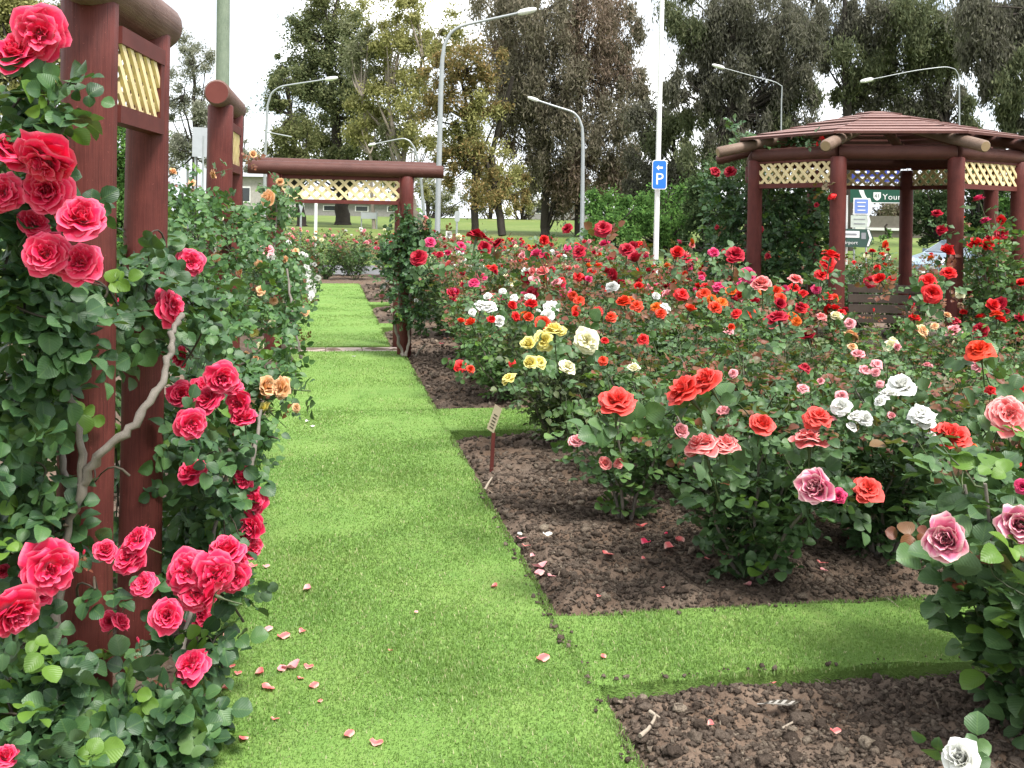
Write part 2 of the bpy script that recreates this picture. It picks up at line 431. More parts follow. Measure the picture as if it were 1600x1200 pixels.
def soil_height(X, Y):
    D = lawn_dist(X, Y)
    e = np.clip(D/.16, 0, 1); e = e*e*(3-2*e)
    n = .5*vnoise(X*7, Y*7, 1) + .3*vnoise(X*15, Y*15, 2) + .25*vnoise(X*33, Y*33, 5) + .5*vnoise(X*2.1, Y*2.1, 8)
    z = -.045 + e*(.035 + .085*(n-.35)) + (1-e)*.03*(n-.5)
    return np.where(D <= 0.0, -.07, z)
def sheet(x0, x1, y0, y1, st, drop=0.0, hole=None):
    xs = np.arange(x0, x1+st, st); ys = np.arange(y0, y1+st, st)
    X, Y = np.meshgrid(xs, ys); Z = soil_height(X, Y) - drop
    if hole: 
        h = (X > hole[0]+.05) & (X < hole[1]-.05) & (Y > hole[2]+.05) & (Y < hole[3]-.05); Z = np.where(h, Z-.12, Z)
    w_ = len(xs); i = np.arange(len(ys)-1)[:, None]*w_; j = np.arange(w_-1)[None]
    return np.stack([X, Y, Z], -1).reshape(-1, 3), np.stack([i+j, i+j+1, i+w_+j+1, i+w_+j], -1).reshape(-1, 4)
sm = MB(); FINE = (.86, 3.6, 2.3, 9.0)
sm.add(*sheet(-4.0, 15.0, .8, 29.0, .09, .012, FINE)); solo('garden_soil', sm, [M['soil']], 'structure')
sm = MB(); sm.add(*sheet(*FINE, .0135)); solo('bed_soil', sm, [M['soil']], 'structure')

# clods, bark chips and straw lying on the beds
def ico():
    t = (1+5**.5)/2
    V = unit(np.array([(-1,t,0),(1,t,0),(-1,-t,0),(1,-t,0),(0,-1,t),(0,1,t),(0,-1,-t),(0,1,-t),(t,0,-1),(t,0,1),(-t,0,-1),(-t,0,1)], float))
    F = np.array([(0,11,5),(0,5,1),(0,1,7),(0,7,10),(0,10,11),(1,5,9),(5,11,4),(11,10,2),(10,7,6),(7,1,8),(3,9,4),(3,4,2),(3,2,6),(3,6,8),(3,8,9),(4,9,5),(2,4,11),(6,2,10),(8,6,7),(9,8,1)])
    return V, F
def ico2():
    V, F = ico(); V = list(map(tuple, V)); cache = {}; out = []
    def mid(a, b):
        k = (min(a, b), max(a, b))
        if k not in cache:
            p = unit((np.array(V[a])+np.array(V[b]))/2); cache[k] = len(V); V.append(tuple(p))
        return cache[k]
    for a, b, c in F:
        x, y, z = mid(a, b), mid(b, c), mid(c, a); out += [(a, x, z), (b, y, x), (c, z, y), (x, y, z)]
    return np.array(V), np.array(out)
def scatter_bits():
    mb = MB(); rng = np.random.default_rng(5); IV, IF = ico2(); CV, CF = ico()
    def spots(n, x0, x1, y0, y1, s1=.01):
        x = rng.uniform(x0, x1, n*3); y = y0 + (y1-y0)*rng.uniform(0, 1, n*3)**1.3
        k = ~in_lawn(x, y, .008) | (~in_lawn(x, y, -.04) & (s1 < .014) & (rng.uniform(0, 1, n*3) < .12)); return x[k][:n], y[k][:n]
    for (n, tv, tf, zone, s0, s1) in ((30000, CV, CF, (.9, 3.0, 2.6, 6.2), .003, .013), (900, IV, IF, (.9, 3.0, 2.6, 6.2), .010, .026), (9000, CV, CF, (.9, 3.4, 5.5, 13), .006, .026),
                                     (700, CV, CF, (.8, 2.6, 13, 25), .02, .05), (500, CV, CF, (-1.3, XL, 2.6, 8), .01, .03)):
        x, y = spots(n, *zone, s1); n = len(x); z = np.where(in_lawn(x, y), LZ+.006, soil_height(x, y))
        s = s0 + (s1-s0)*rng.uniform(0, 1, n)**2.2
        sc = s[:, None]*rng.uniform(.55, 1.3, (n, 3))
        P = tv[None]*sc[:, None, :]*(1+.20*rng.normal(size=(n, len(tv), 1)).clip(-1.5, 1.5)+.30*np.sin(tv[None]@rng.normal(0, 2.6, (n, 3, 1))+rng.uniform(0, 6, (n, 1, 1))))
        a = rng.uniform(0, 2*PI, n); ca, sa = np.cos(a)[:, None], np.sin(a)[:, None]
        Q = np.stack([P[..., 0]*ca-P[..., 1]*sa, P[..., 0]*sa+P[..., 1]*ca, P[..., 2]*.75], -1)
        Q += np.stack([x, y, z+s*.35], -1)[:, None, :]
        F = (tf[None] + (np.arange(n)*len(tv))[:, None, None]).reshape(-1, 3)
        mb.add(Q.reshape(-1, 3), F, 0, smooth=True)
    # chips: thin bent slivers
    for n, zone, l0, l1 in ((6500, (.9, 3.0, 2.6, 6.5), .008, .050), (3600, (.9, 3.3, 6, 13), .015, .07), (500, (-1.2, XL, 2.6, 7), .02, .06)):
        x, y = spots(n, *zone); n = len(x); z = np.where(in_lawn(x, y), LZ+.01, soil_height(x, y))+rng.uniform(.004, .026, n)
        L = l0+(l1-l0)*rng.uniform(0, 1, n)**2.5; W = L*rng.uniform(.05, .2, n); a = rng.uniform(0, 2*PI, n); ti = rng.normal(0, .35, n)
        d = np.stack([np.cos(a)*np.cos(ti), np.sin(a)*np.cos(ti), np.sin(ti)], -1); s = unit(np.cross(d, np.array([0, 0, 1.0])+rng.normal(0, .5, (n, 3))))
        u = np.cross(s, d); c = np.stack([x, y, z], -1); V = []
        for (p, q, h) in ((-.5, -1, 0), (-.5, 1, 0), (0, -1.1, .12), (0, 1.1, .12), (.5, -.7, 0), (.5, .7, 0)):
            V.append(c + d*(L*p)[:, None] + s*(W*q*.5)[:, None] + u*(L*h)[:, None])
        V = np.stack(V, 1).reshape(-1, 3); o = (np.arange(n)*6)[:, None, None]
        mb.add(V, (np.array([[0, 1, 3, 2], [2, 3, 5, 4]])[None]+o).reshape(-1, 4), 0, smooth=False)
    solo('mulch', mb, [M['bits']], 'stuff', 'dark brown mulch and clods covering the rose beds', 'mulch')
scatter_bits()

def grass_blades():
    mb = MB(); rng = np.random.default_rng(9)
    def patch(x0, x1, y0, y1, near):
        n = int((x1-x0)*(y1-y0)*30000); x = rng.uniform(x0-.022, x1+.022, n); y = rng.uniform(y0-.02, y1+.02, n)
        k = rng.uniform(0, 1, n) < np.minimum(1, (3.6/y)**1.9); x = x[k]; y = y[k]; n = len(x)
        ck = vnoise(x*6, y*6, 4); hh = .018*rng.uniform(.6, 1.25, n)*(.8+.4*ck); ww = .0036*rng.uniform(.7, 1.3, n)*np.maximum(1, y/3.6)**.95
        a = rng.uniform(0, 2*PI, n); le = np.abs(rng.normal(.45, .4, n)).clip(0, 1.35)
        dr = np.stack([np.cos(a), np.sin(a), 0*a], -1); sd = np.stack([-np.sin(a+rng.normal(0, .6, n)), np.cos(a), 0*a], -1)
        b = np.stack([x, y, np.full(n, LZ-.004)], -1); up = np.array([0, 0, 1.0])
        tip = b + dr*(hh*np.sin(le))[:, None] + up*(hh*np.cos(le))[:, None]
        if near:
            md = b + dr*(hh*.5*np.sin(le*.5))[:, None] + up*(hh*.5*np.cos(le*.5))[:, None]
            V = np.stack([b-sd*ww[:, None]/2, b+sd*ww[:, None]/2, md+sd*ww[:, None]*.45, md-sd*ww[:, None]*.45, tip], 1)
            o = (np.arange(n)*5)[:, None, None]
            k = mb.n; mb.add(V.reshape(-1, 3), (np.array([[0, 1, 2, 3]])[None]+o).reshape(-1, 4), 0)
            mb.F.append(((np.array([[3, 2, 4]])[None]+o).reshape(-1, 3)+k, 0, True))
        else:
            V = np.stack([b-sd*ww[:, None]/2, b+sd*ww[:, None]/2, tip], 1)
            mb.add(V.reshape(-1, 3), np.arange(3*n).reshape(-1, 3), 0)
    for (a, b, c, d) in LAWN:
        b2 = min(b, 4.4) if c < 5 else min(b, 3.0)
        for y0, y1, near in ((2.4, 8.6, True), (8.6, 26, False)):
            p, q = max(c, y0), min(d, y1)
            if q > p: patch(a, b2, p, q, near)
    solo('grass', mb, [M['blade']], 'stuff', 'short bright green mown grass of the garden path', 'grass')
grass_blades()

sb = MB()
for k in range(3):
    x0 = XL+.02+k*.44; sb.box((x0+.215, 12.67, -.015), (.425, .38, .07))
solo('paving_path', sb, [M['slab']], 'structure')

# ------------------------------------------------------------------ leaves
def tmpl_hi():
    st = [(0.0, 0), (.12, .30), (.36, .47), (.62, .46), (.86, .27), (1.0, 0)]
    V = []; uv = []; F = []
    def put(x, y):
        fold = abs(x)*.30 - .10*(y-.5)**2*2
        V.append((x, y, fold + .03*math.sin(y*9+x*7))); uv.append((x+.5, y)); return len(V)-1
    b = put(0, 0); prev = None
    for y, w_ in st[1:-1]:
        r = (put(-w_, y), put(-w_*.5, y+.02), put(0, y), put(w_*.5, y+.02), put(w_, y))
        if prev is None: F += [(b, r[2], r[1]), (b, r[1], r[0]), (b, r[3], r[2]), (b, r[4], r[3])]
        else:
            for i in range(4): F += [(prev[i], prev[i+1], r[i+1]), (prev[i], r[i+1], r[i])]
        prev = r
    t = put(0, 1.0)
    for i in range(4): F.append((prev[i], prev[i+1], t))
    return np.array(V), np.array(F), np.array(uv)
def tmpl_mid():
    V = np.array([(0, 0, 0), (-.40, .3, .1), (0, .35, -.02), (.40, .3, .1), (-.34, .66, .08), (0, .68, -.02), (.34, .66, .08), (0, 1, -.08)], float)
    F = np.array([(0, 2, 1), (0, 3, 2), (1, 2, 5), (1, 5, 4), (2, 3, 6), (2, 6, 5), (4, 5, 7), (5, 6, 7)])
    return V, F, np.stack([V[:, 0]+.5, V[:, 1]], -1)
def tmpl_low():
    V = np.array([(0, 0, 0), (-.42, .5, .1), (.42, .5, .1), (0, 1, -.05)], float)
    return V, np.array([(0, 2, 1), (1, 2, 3)]), np.stack([V[:, 0]+.5, V[:, 1]], -1)
TM = dict(hi=tmpl_hi(), mid=tmpl_mid(), low=tmpl_low())
def put_leaves(mb, P, D, N, s, tm, mat=0):
    V, F, uv = TM[tm]; n = len(P)
    if n == 0: return
    D = unit(D); X = unit(np.cross(D, N)); Nn = np.cross(X, D)
    s = np.broadcast_to(s, (n,))[:, None, None]
    bend = RNG.uniform(-.25, .12, n)[:, None]; wz = RNG.uniform(.85, 1.15, n)[:, None]
    z = V[None, :, 2] + bend*V[None, :, 1]**2
    Q = P[:, None] + s*((V[None, :, 0]*wz)[..., None]*X[:, None] + V[None, :, 1, None]*D[:, None] + z[..., None]*Nn[:, None])
    mb.add(Q.reshape(-1, 3), (F[None] + (np.arange(n)*len(V))[:, None, None]).reshape(-1, 3), mat, np.tile(uv, (n, 1)))
def compound(P, D, N, L, ls, k=5):
    """leaflets of pinnate leaves: base P, axis D, normal N, length L, leaflet size ls"""
    D = unit(D); X = unit(np.cross(D, N)); N = np.cross(X, D); n = len(P)
    oP, oD, oN, oS = [], [], [], []
    lay = [(1.0, 0, 1.12), (.70, 1, 1), (.70, -1, 1), (.38, 1, .82), (.38, -1, .82)][:k]
    for t, sd_, sc in lay:
        d = D*(1 if sd_ == 0 else .55) + X*sd_*.85 + RNG.normal(0, .13, (n, 3))
        oP.append(P + D*(L*t)[:, None] - N*(L*.22*t*t)[:, None]); oD.append(d - N*.18); oN.append(N + RNG.normal(0, .22, (n, 3)))
        oS.append(ls*sc*RNG.uniform(.62, 1.2, n))
    return np.concatenate(oP), np.concatenate(oD), np.concatenate(oN), np.concatenate(oS)

# ------------------------------------------------------------------ rose bushes
def grow(rng, h, r, ncane, nshoot):
    """canes and shoots of a bush rooted at the origin; returns tubes, leaf nodes and tips"""
    tubes, nodes, tips = [], [], []
    for c in range(ncane):
        a = 2*PI*(c+rng.uniform(-.35, .35))/ncane; out = r*rng.uniform(.35, .95); hh = h*rng.uniform(.55, .85)
        t = np.linspace(0, 1, 8)
        b = np.array([math.cos(a), math.sin(a), 0])
        w_ = rng.normal(0, .025, (8, 3)); w_[0] = 0
        p = b*(out*t**1.15)[:, None] + np.array([0, 0, 1.0])*(hh*t)[:, None] + np.cumsum(w_, 0)*.6 + b*.03
        tubes.append((p, np.linspace(.0095, .0055, 8)))
        for q in np.linspace(.12, .97, 15):
            i = q*7; k = int(i); pp = p[k]*(1-i+k)+p[min(7, k+1)]*(i-k); nodes.append((pp, p[min(7, k+1)]-p[k], q*.6))
        for s_ in range(nshoot):
            q = rng.uniform(.16, 1) if s_ else 1.0
            i = q*7; k = min(6, int(i)); st = p[k]*(1-i+k)+p[k+1]*(i-k)
            top = rng.uniform(.5, 1.0); L = max(.16, (h*top-st[2])*rng.uniform(.75, 1.1)) if q > .5 else rng.uniform(.18, .34)
            a2 = a + rng.normal(0, 1.2); d = unit(np.array([math.cos(a2)*.75, math.sin(a2)*.75, rng.uniform(.45, 1.35)]))
            tt = np.linspace(0, 1, 6)[:, None]
            e = st + d*L*tt + np.array([0, 0, .16*L])*tt**2
            e = e + np.cumsum(rng.normal(0, .012, (6, 3)), 0)
            e[:, 2] = np.minimum(e[:, 2], h*1.02)
            rad = np.hypot(e[:, 0], e[:, 1]); e[:, :2] *= np.minimum(1, r*1.08/np.maximum(rad, 1e-6))[:, None]
            tubes.append((e, np.linspace(.0045, .0022, 6)))
            for u in np.arange(.06, 1.0, .042/max(L, .1)):
                i = u*5; k = min(4, int(i)); nodes.append((e[k]*(1-i+k)+e[k+1]*(i-k), e[k+1]-e[k], u if q > .5 else .4))
            if q > .45: tips.append((e[-1], unit(e[-1]-e[-2])))
    return tubes, nodes, tips
def bush_proto(seed, h, r, lod, ncane=8, nshoot=5, leafm='leaf', red=.12, ls=.046, keep=1.0):
    rng = np.random.default_rng(seed)
    tubes, nodes, tips = grow(rng, h, r, ncane, nshoot)
    st = MB()
    for p, rad in tubes: st.tube(p, rad, 6 if lod == 'hi' else 4, 0 if rad[0] > .006 else 1)
    keep = .86 if lod == 'hi' else .9
    nodes = [n for n in nodes if rng.uniform() < keep]
    P = np.array([n[0] for n in nodes]); A = unit(np.array([n[1] for n in nodes])); q = np.array([n[2] for n in nodes]); n = len(P)
    ph = np.arange(n)*2.4 + rng.normal(0, .5, n)
    rnd = np.stack([np.cos(ph), np.sin(ph), rng.normal(.05, .25, n)], -1)
    D = unit(rnd - .35*A*np.sum(rnd*A, 1)[:, None] + .25*A)
    Nn = unit(np.array([0, 0, 1.0]) + .55*rng.normal(0, 1, (n, 3)) + .25*rnd)
    redm = (q > .62) & (rng.uniform(0, 1, n) < red*3.2) & (P[:, 2] > .5*h); yel = (~redm) & (q > .75) & (rng.uniform(0, 1, n) < .35)
    ysh = (~redm) & (~yel) & (rng.uniform(0, 1, n) < .03); yel |= ysh
    fo = MB()
    for mi, msk in ((0, ~(redm | yel)), (1, yel), (2, redm)):
        if not msk.any(): continue
        L = rng.uniform(.075, .12, msk.sum())*(1.0 if mi != 2 else .8)*ls/.046
        a, b, c, d = compound(P[msk], D[msk], Nn[msk], L, ls*(1 if mi != 2 else .8), 5 if lod != 'low' else 3)
        if lod == 'low': d = d*1.45
        put_leaves(fo, a, b, c, d, lod, mi)
    return dict(fol=fo.mesh('foliage', [M[leafm], M['leaf_y'], M['leaf_r']]), st=st.mesh('branches', [M['cane'], M['stem']]), tips=tips, h=h, r=r)

# ------------------------------------------------------------------ rose blooms (unit radius, facing +Z, stem below)
def smooth(t): t = np.clip(t, 0, 1); return t*t*(3-2*t)
def petal(mb, rng, phi, L, a0, a1, roll, hw, r0, z0, nu, nv, ruf):
    v = np.linspace(0, 1, nv); al = np.radians(a0 + (a1-a0)*v + roll*smooth((v-.62)/.38))
    ds = L/(nv-1)
    r = r0 + np.concatenate([[0], np.cumsum(np.sin((al[1:]+al[:-1])/2))*ds]); z = z0 + np.concatenate([[0], np.cumsum(np.cos((al[1:]+al[:-1])/2))*ds])
    wv = hw*np.sqrt(np.clip(1-((v-.62)/.66)**2, .03, 1))*(.35+.65*smooth(v*2.2))
    u = np.linspace(-1, 1, nu)
    U, Vv = np.meshgrid(u, v)
    tipdrop = 1 - .16*U**2*smooth((Vv-.5)/.5)
    Rr = r[:, None]*tipdrop + 0*U; Z = z0+(z[:, None]-z0)*tipdrop
    psi = U*wv[:, None]/(np.abs(Rr)*.62+.30)
    k = rng.uniform(0, 6); amp = ruf*smooth(Vv*1.2)
    Rr = Rr + amp*np.sin(U*3.1+k)*.6 + amp*.5*np.sin(U*7+k*2); Z = Z + amp*np.cos(U*3.7+k*1.7)
    X = Rr*np.cos(phi+psi); Y = Rr*np.sin(phi+psi)
    i = np.arange(nv-1)[:, None]*nu; j = np.arange(nu-1)[None]
    F = np.stack([i+j, i+j+1, i+nu+j+1, i+nu+j], -1).reshape(-1, 4)
    mb.add(np.stack([X, Y, Z], -1).reshape(-1, 3), F, 0, np.stack([(U+1)/2, Vv], -1).reshape(-1, 2))
OPEN = [(5, 1.0, 88, 60, 45), (5, .97, 78, 46, 55), (6, .90, 66, 26, 55), (6, .82, 52, 8, 48), (5, .74, 40, -6, 36), (5, .64, 28, -16, 26), (4, .54, 16, -22, 14), (3, .44, 8, -22, 8)]
LOOSE = [(5, 1.0, 96, 72, 50), (6, .95, 86, 56, 60), (6, .85, 72, 40, 55), (6, .72, 58, 22, 45), (5, .58, 44, 6, 35), (5, .44, 30, -6, 20)]
CUP = [(5, 1.0, 66, 14, 85), (5, 1.0, 54, 0, 70), (5, .96, 42, -10, 46), (5, .90, 30, -14, 30), (4, .82, 20, -18, 20), (4, .74, 12, -16, 12), (3, .66, 6, -16, 8)]
BUD = [(4, 1.25, 26, -22, 22), (4, 1.35, 18, -22, 8), (3, 1.4, 10, -20, 2)]
def bloom_mesh(seed, lay, nu, nv, stem=True, thin=1, name='bloom', fine=True, leafy=4, sl=3.4):
    rng = np.random.default_rng(seed); mb = MB(); off = rng.uniform(0, 6)
    for k, (n, L, a0, a1, ro) in enumerate(lay):
        n = max(3, int(round(n/thin)))
        for i in range(n):
            petal(mb, rng, off + k*.9 + 2*PI*i/n + rng.normal(0, .12), L*rng.uniform(.9, 1.08), a0+rng.normal(0, 7), a1+rng.normal(0, 8),
                  ro*rng.uniform(.5, 1.3), L*(.74 if thin == 1 else .9), .03+.02*k*0, .02*k, nu, nv, (.08 if fine else .06)*rng.uniform(.4, 1.7))
    # calyx and sepals and stalk
    if stem:
        if fine:
            for i in range(5):
                a = off+2*PI*i/5; c, s_ = math.cos(a), math.sin(a)
                q = [(.08, .08, -.02), (.08, -.08, -.02), (.36, .07, -.07), (.36, -.07, -.07), (.66, 0, -.22)]
                mb.add([(x*c-y*s_, x*s_+y*c, z) for x, y, z in q], [(0, 1, 3, 2), (2, 3, 4)], 1)
        t = np.linspace(0, 1, 6); b = rng.uniform(0, 6)
        p = np.stack([.25*t**2*math.cos(b), .25*t**2*math.sin(b), -sl*t + .06], -1)
        mb.tube(p, [.10, .13, .055, .05, .05, .05], 6 if fine else 3, 1)
        if leafy:
            n = leafy; ph = rng.uniform(0, 6)+np.arange(n)*2.4; zz = -np.linspace(1.0, 2.9, n)
            P = np.stack([0*ph, 0*ph, zz], -1) + .03*np.stack([np.cos(ph), np.sin(ph), 0*ph], -1)
            D = np.stack([np.cos(ph), np.sin(ph), rng.uniform(.0, .7, n)], -1); N = np.array([0, 0, 1.0]) + .4*rng.normal(0, 1, (n, 3))
            put_leaves(mb, *compound(P, D, N, np.full(n, 1.7), .92, 5), 'hi' if nu > 6 else 'mid' if fine else 'low', 2)
    return mb.mesh(name, [PET['K'], M['stem'], M['leaf_r' if seed % 2 and nu < 7 else 'leaf']])
BLOWN = [(5, 1.05, 102, 86, 40), (6, .96, 90, 60, 75), (7, .82, 74, 44, 75), (6, .68, 60, 30, 60), (6, .52, 44, 14, 40), (5, .38, 26, -4, 20)]
BL = dict(
    bare=[bloom_mesh(i+120, l, 7, 7, leafy=0, sl=1.7) for i, l in enumerate((OPEN, BLOWN, LOOSE, BLOWN, OPEN, BLOWN, LOOSE))],
    hi=[bloom_mesh(i, l, 7, 7) for i, l in enumerate((OPEN, BLOWN, LOOSE, CUP, BLOWN, LOOSE, BLOWN, OPEN))],
    mid=[bloom_mesh(20+i, l[::1][:6], 5, 5, fine=True) for i, l in enumerate((OPEN, BLOWN, LOOSE, CUP, BLOWN))],
    low=[bloom_mesh(40+i, l[:5:1], 3, 4, thin=1.25, fine=False, leafy=3) for i, l in enumerate((OPEN, CUP, LOOSE))],
    cup=[bloom_mesh(60+i, CUP, 9, 9, leafy=0) for i in range(3)],
    bud=[bloom_mesh(80+i, BUD, 5, 6, name='bud') for i in range(2)])
def add_bloom(root, P, axis, size, col, lod, kind='bloom', rng=RNG, label=None):
    me = BL['bud' if kind == 'bud' else lod]; me = me[rng.integers(len(me))]
    o = bpy.data.objects.new(kind, me); COL.objects.link(o); o.parent = root
    q = Vector(unit(axis)).to_track_quat('Z', 'Y')
    q = q @ Matrix.Rotation(rng.uniform(0, 2*PI), 3, 'Z').to_quaternion()
    o.rotation_mode = 'QUATERNION'
    pq = root.matrix_basis.inverted() if False else None
    sc = size/2*(1.24*rng.uniform(.86, 1.08) if kind != 'bud' else .62)
    # P is a world point; the root only carries a location, a turn about Z and a uniform scale
    rs = root.scale[0]; rz = root.rotation_euler.z
    d = np.asarray(P, float) - np.array(root.location)
    c, s_ = math.cos(-rz), math.sin(-rz)
    o.location = (float(d[0]*c-d[1]*s_)/rs, float(d[0]*s_+d[1]*c)/rs, float(d[2])/rs)
    o.rotation_quaternion = Matrix.Rotation(-rz, 3, 'Z').to_quaternion() @ q
    o.scale = [sc/rs]*3
    o.material_slots[0].link = 'OBJECT'; o.material_slots[0].material = PET[col]
    if label: o['label'] = label
    return o
def face_axis(P, rng, cam=.5, up=.65, rnd=.35):
    t = unit(CAM-np.asarray(P)); t[2] = max(t[2], -.1)
    return unit(cam*t + np.array([0, 0, up]) + rnd*rng.normal(0, 1, 3))

# ---- blooms read off the photograph: x, y, size in pixels, colour
BED = """655,403,24,C 672,378,18,M 745,370,28,C 757,388,20,C 720,385,16,M 778,380,20,C 700,366,12,W 716,372,12,E 705,458,16,C 835,425,16,Q 840,400,20,M 848,425,18,Q
850,375,16,R 887,357,16,C 905,394,22,C 942,357,22,C 945,382,16,M 980,390,20,C 995,409,26,C 990,388,18,C 1000,383,16,R 1058,395,22,R 1070,404,20,C 1080,378,13,O 1115,395,18,M 1132,397,14,C
1150,398,26,C 1143,410,18,C 1299,400,24,R 1293,412,20,R 1284,429,20,R 1168,430,24,M 1166,442,20,M 1190,445,26,Q 1123,448,20,M 1243,437,20,Q 1241,450,16,R 1275,452,16,M 1376,439,24,R 1360,440,16,C
1394,437,14,R 1480,396,28,R 1525,383,26,R 1540,386,26,R 1555,380,20,R 1450,440,22,R 1456,458,24,R 1483,427,20,R 1530,313,17,M 1472,360,18,C 1464,334,15,C 1540,345,16,M 1565,365,18,C 1560,377,14,M
1218,478,22,C 1216,497,30,C 1205,502,22,C 800,477,14,R 806,495,16,R 830,477,18,R 826,496,16,V 848,506,22,V 737,507,18,V 768,503,18,R 720,505,14,V 818,493,14,O 895,462,14,V 905,470,16,V 900,485,14,V
935,487,16,R 955,495,18,V 975,473,20,V 995,478,18,V 985,470,14,O 1026,480,16,O 1032,490,16,V 1065,460,20,R 1077,487,22,V 1100,460,18,V 1112,468,16,O 1128,473,18,O 1118,480,18,V 1142,456,16,O 1160,460,18,R
1191,457,14,O 1213,457,18,V 1220,466,16,V 1238,497,18,O 1245,502,14,O 1150,490,14,R 1173,490,14,V 1142,513,14,V 1005,530,18,R 720,572,18,R 735,577,12,V 800,567,10,R 942,563,14,V 945,533,12,R
752,478,22,W 765,479,18,W 738,488,12,W 762,463,12,W 785,455,10,W 828,467,16,W 803,465,12,W 862,480,20,W 856,494,18,W 957,448,18,W 1040,481,18,W 1025,463,13,W 780,502,15,W 840,488,10,W
866,520,30,Y 880,524,22,Y 850,533,28,Y 827,540,26,Y 828,570,28,Y 842,566,20,Y 795,592,24,Y 917,532,34,E 885,576,28,E 990,577,20,E
965,630,46,L 1070,612,48,L 1106,598,46,L 1190,665,34,L 1265,685,42,Q 1280,652,38,L 1270,655,28,L 1486,685,50,L 1531,548,42,V 1575,648,48,Q 1595,612,32,L 1549,610,17,R 1098,697,46,Q 1134,695,38,Q 1060,677,30,P 1355,765,40,L
902,690,22,P 915,682,14,P 945,725,18,Q 967,724,15,Q 1146,584,14,P 1130,642,16,P 1255,607,15,P 1282,597,13,P 1332,543,14,A 1341,554,17,P 1353,578,18,P 1370,570,17,P 1368,582,13,P 1401,543,13,P 1449,573,14,P
1446,598,14,Q 1441,517,19,A 1465,465,15,A 1500,460,12,E 1306,495,16,E 1328,506,16,P 1284,495,14,Q 1460,510,11,A 1480,493,12,A 1392,652,16,P 1315,620,18,P 1150,440,9,P 1300,655,12,P 1376,628,16,W
1408,606,40,W 1388,618,30,W 1440,648,34,W 1448,660,22,W 1350,655,26,W 1338,650,18,W 1315,637,26,W 1330,668,14,W 1455,681,16,W 1590,725,12,R 1520,697,10,O 1258,575,16,C 900,492,12,R 1375,600,12,P"""
HERO = """1280,765,60,H,3.25 1482,845,76,H,2.95 1592,820,68,H,3.0 1505,1190,68,W,2.55 1598,760,20,M,3.1 1585,905,20,M,3.1 1310,775,22,M,3.3"""
EXTRA = [t for t in (BED+' '+HERO).split()]
blooms = []
for t in EXTRA:
    a = t.split(','); x, y, s_ = float(a[0]), float(a[1]), float(a[2]); c = a[3]
    yh = HORY + (x-800)*math.tan(ROLL)
    if len(a) > 4: d = float(a[4])
    else:
        dc = .8*1600/((y-yh)+72); ds = (.115 if s_ > 30 else .10)*1600/s_
        d = min(ds, dc*1.12)
        if y > 560: d = max(d, 4.15)
        d = min(d, 13.2)
        if x > 1420 and y < 400: d = 10.25
    P = dep(x, y, d)
    if P[2] < .3 and len(a) < 5: P = dep(x, y, (CAMH-.62)*1600/(y-yh))
    blooms.append(dict(P=P, s=s_*np.dot(P-CAM, FW)/1600, c=c, hero=len(a) > 4))

# ---- where the bushes stand
BUSH = [(2.32, 2.98, .98, .46), (1.98, 2.33, .34, .26), (1.95, 4.45, .92, .46), (2.72, 4.62, .92, .50), (3.55, 4.55, .92, .5), (4.4, 4.7, .95, .5),
        (1.62, 5.35, .90, .36), (2.45, 5.45, .95, .5), (3.3, 5.5, .95, .5), (4.15, 5.5, .95, .5), (5.0, 5.5, .95, .5)]
rb = np.random.default_rng(3)
GZ = np.array([6.325, 11.005]); GR = 1.51
ROWS = [(6.4, 1.95, .88, 1.00), (7.3, 1.72, .86, 1.02), (9.05, 1.62, .9, 1.08), (9.95, 1.75, .9, 1.12), (10.9, 1.62, .9, 1.2), (11.9, 1.75, .92, 1.26), (13.5, 1.65, .95, 1.3), (14.4, 1.75, 1.0, 1.3),
        (16.2, 1.6, 1.0, 1.25), (17.4, 1.7, 1.05, 1.25), (18.6, 1.9, 1.1, 1.25), (20.2, 1.7, 1.1, 1.25), (22.0, 1.8, 1.2, 1.25), (24.0, 1.7, 1.2, 1.25)]
for y, x0, st, h in ROWS:
    xm = min(.76*y+.4, 9.6 if y < 15 else 5.2); x = x0
    while x < xm:
        px, py = x+rb.normal(0, .09), y+rb.normal(0, .10)
        if np.hypot(px-GZ[0], py-GZ[1]) > GR+.30: BUSH.append((px, py, (.88 if abs(px/py-.60) < .10 and 5.8 < py < 10.6 else h)*rb.uniform(.86, 1.07), st*.60))
        x += st
BUSH += [(6.95, 9.30, 1.92, .60)]                       # tall bush in front of the gazebo
for x in (-2.0, -1.0, 0.0, 1.0, 2.0, 3.1): BUSH.append((x+rb.normal(0, .1), 26.6+rb.normal(0, .2), 1.15, .62))
for x in (-1.5, -.4, .7, 1.8, 2.9): BUSH.append((x+rb.normal(0, .1), 28.2+rb.normal(0, .2), 1.3, .66))
for y in (14.2, 16.0, 18.2, 20.6, 23.0): BUSH.append((-1.15+rb.normal(0, .08), y, 1.1, .55))
PRO = {}
for k, (lod, n, h, r) in dict(hi=('hi', 3, .95, .54), mid=('mid', 5, 1.05, .58), low=('low', 5, 1.25, .6)).items():
    PRO[k] = [bush_proto(100+i*7+n, h, r, lod, 10, 9 if k != 'low' else 7, red=(.20, .30, .06, .24, .10)[i], ls=(.050 if k == 'hi' else .048)) for i in range(n)]
PRO['thin'] = [bush_proto(301, .90, .36, 'hi', 5, 5, red=.2, ls=.05)]
PRO['hero'] = [bush_proto(305, .95, .46, 'hi', 10, 6, red=.12, ls=.066)]
PRO['tall'] = [bush_proto(307, 1.66, .56, 'mid', 10, 9, red=.02, ls=.055)]
BC = np.array([b[:2] for b in BUSH]); owner = {}
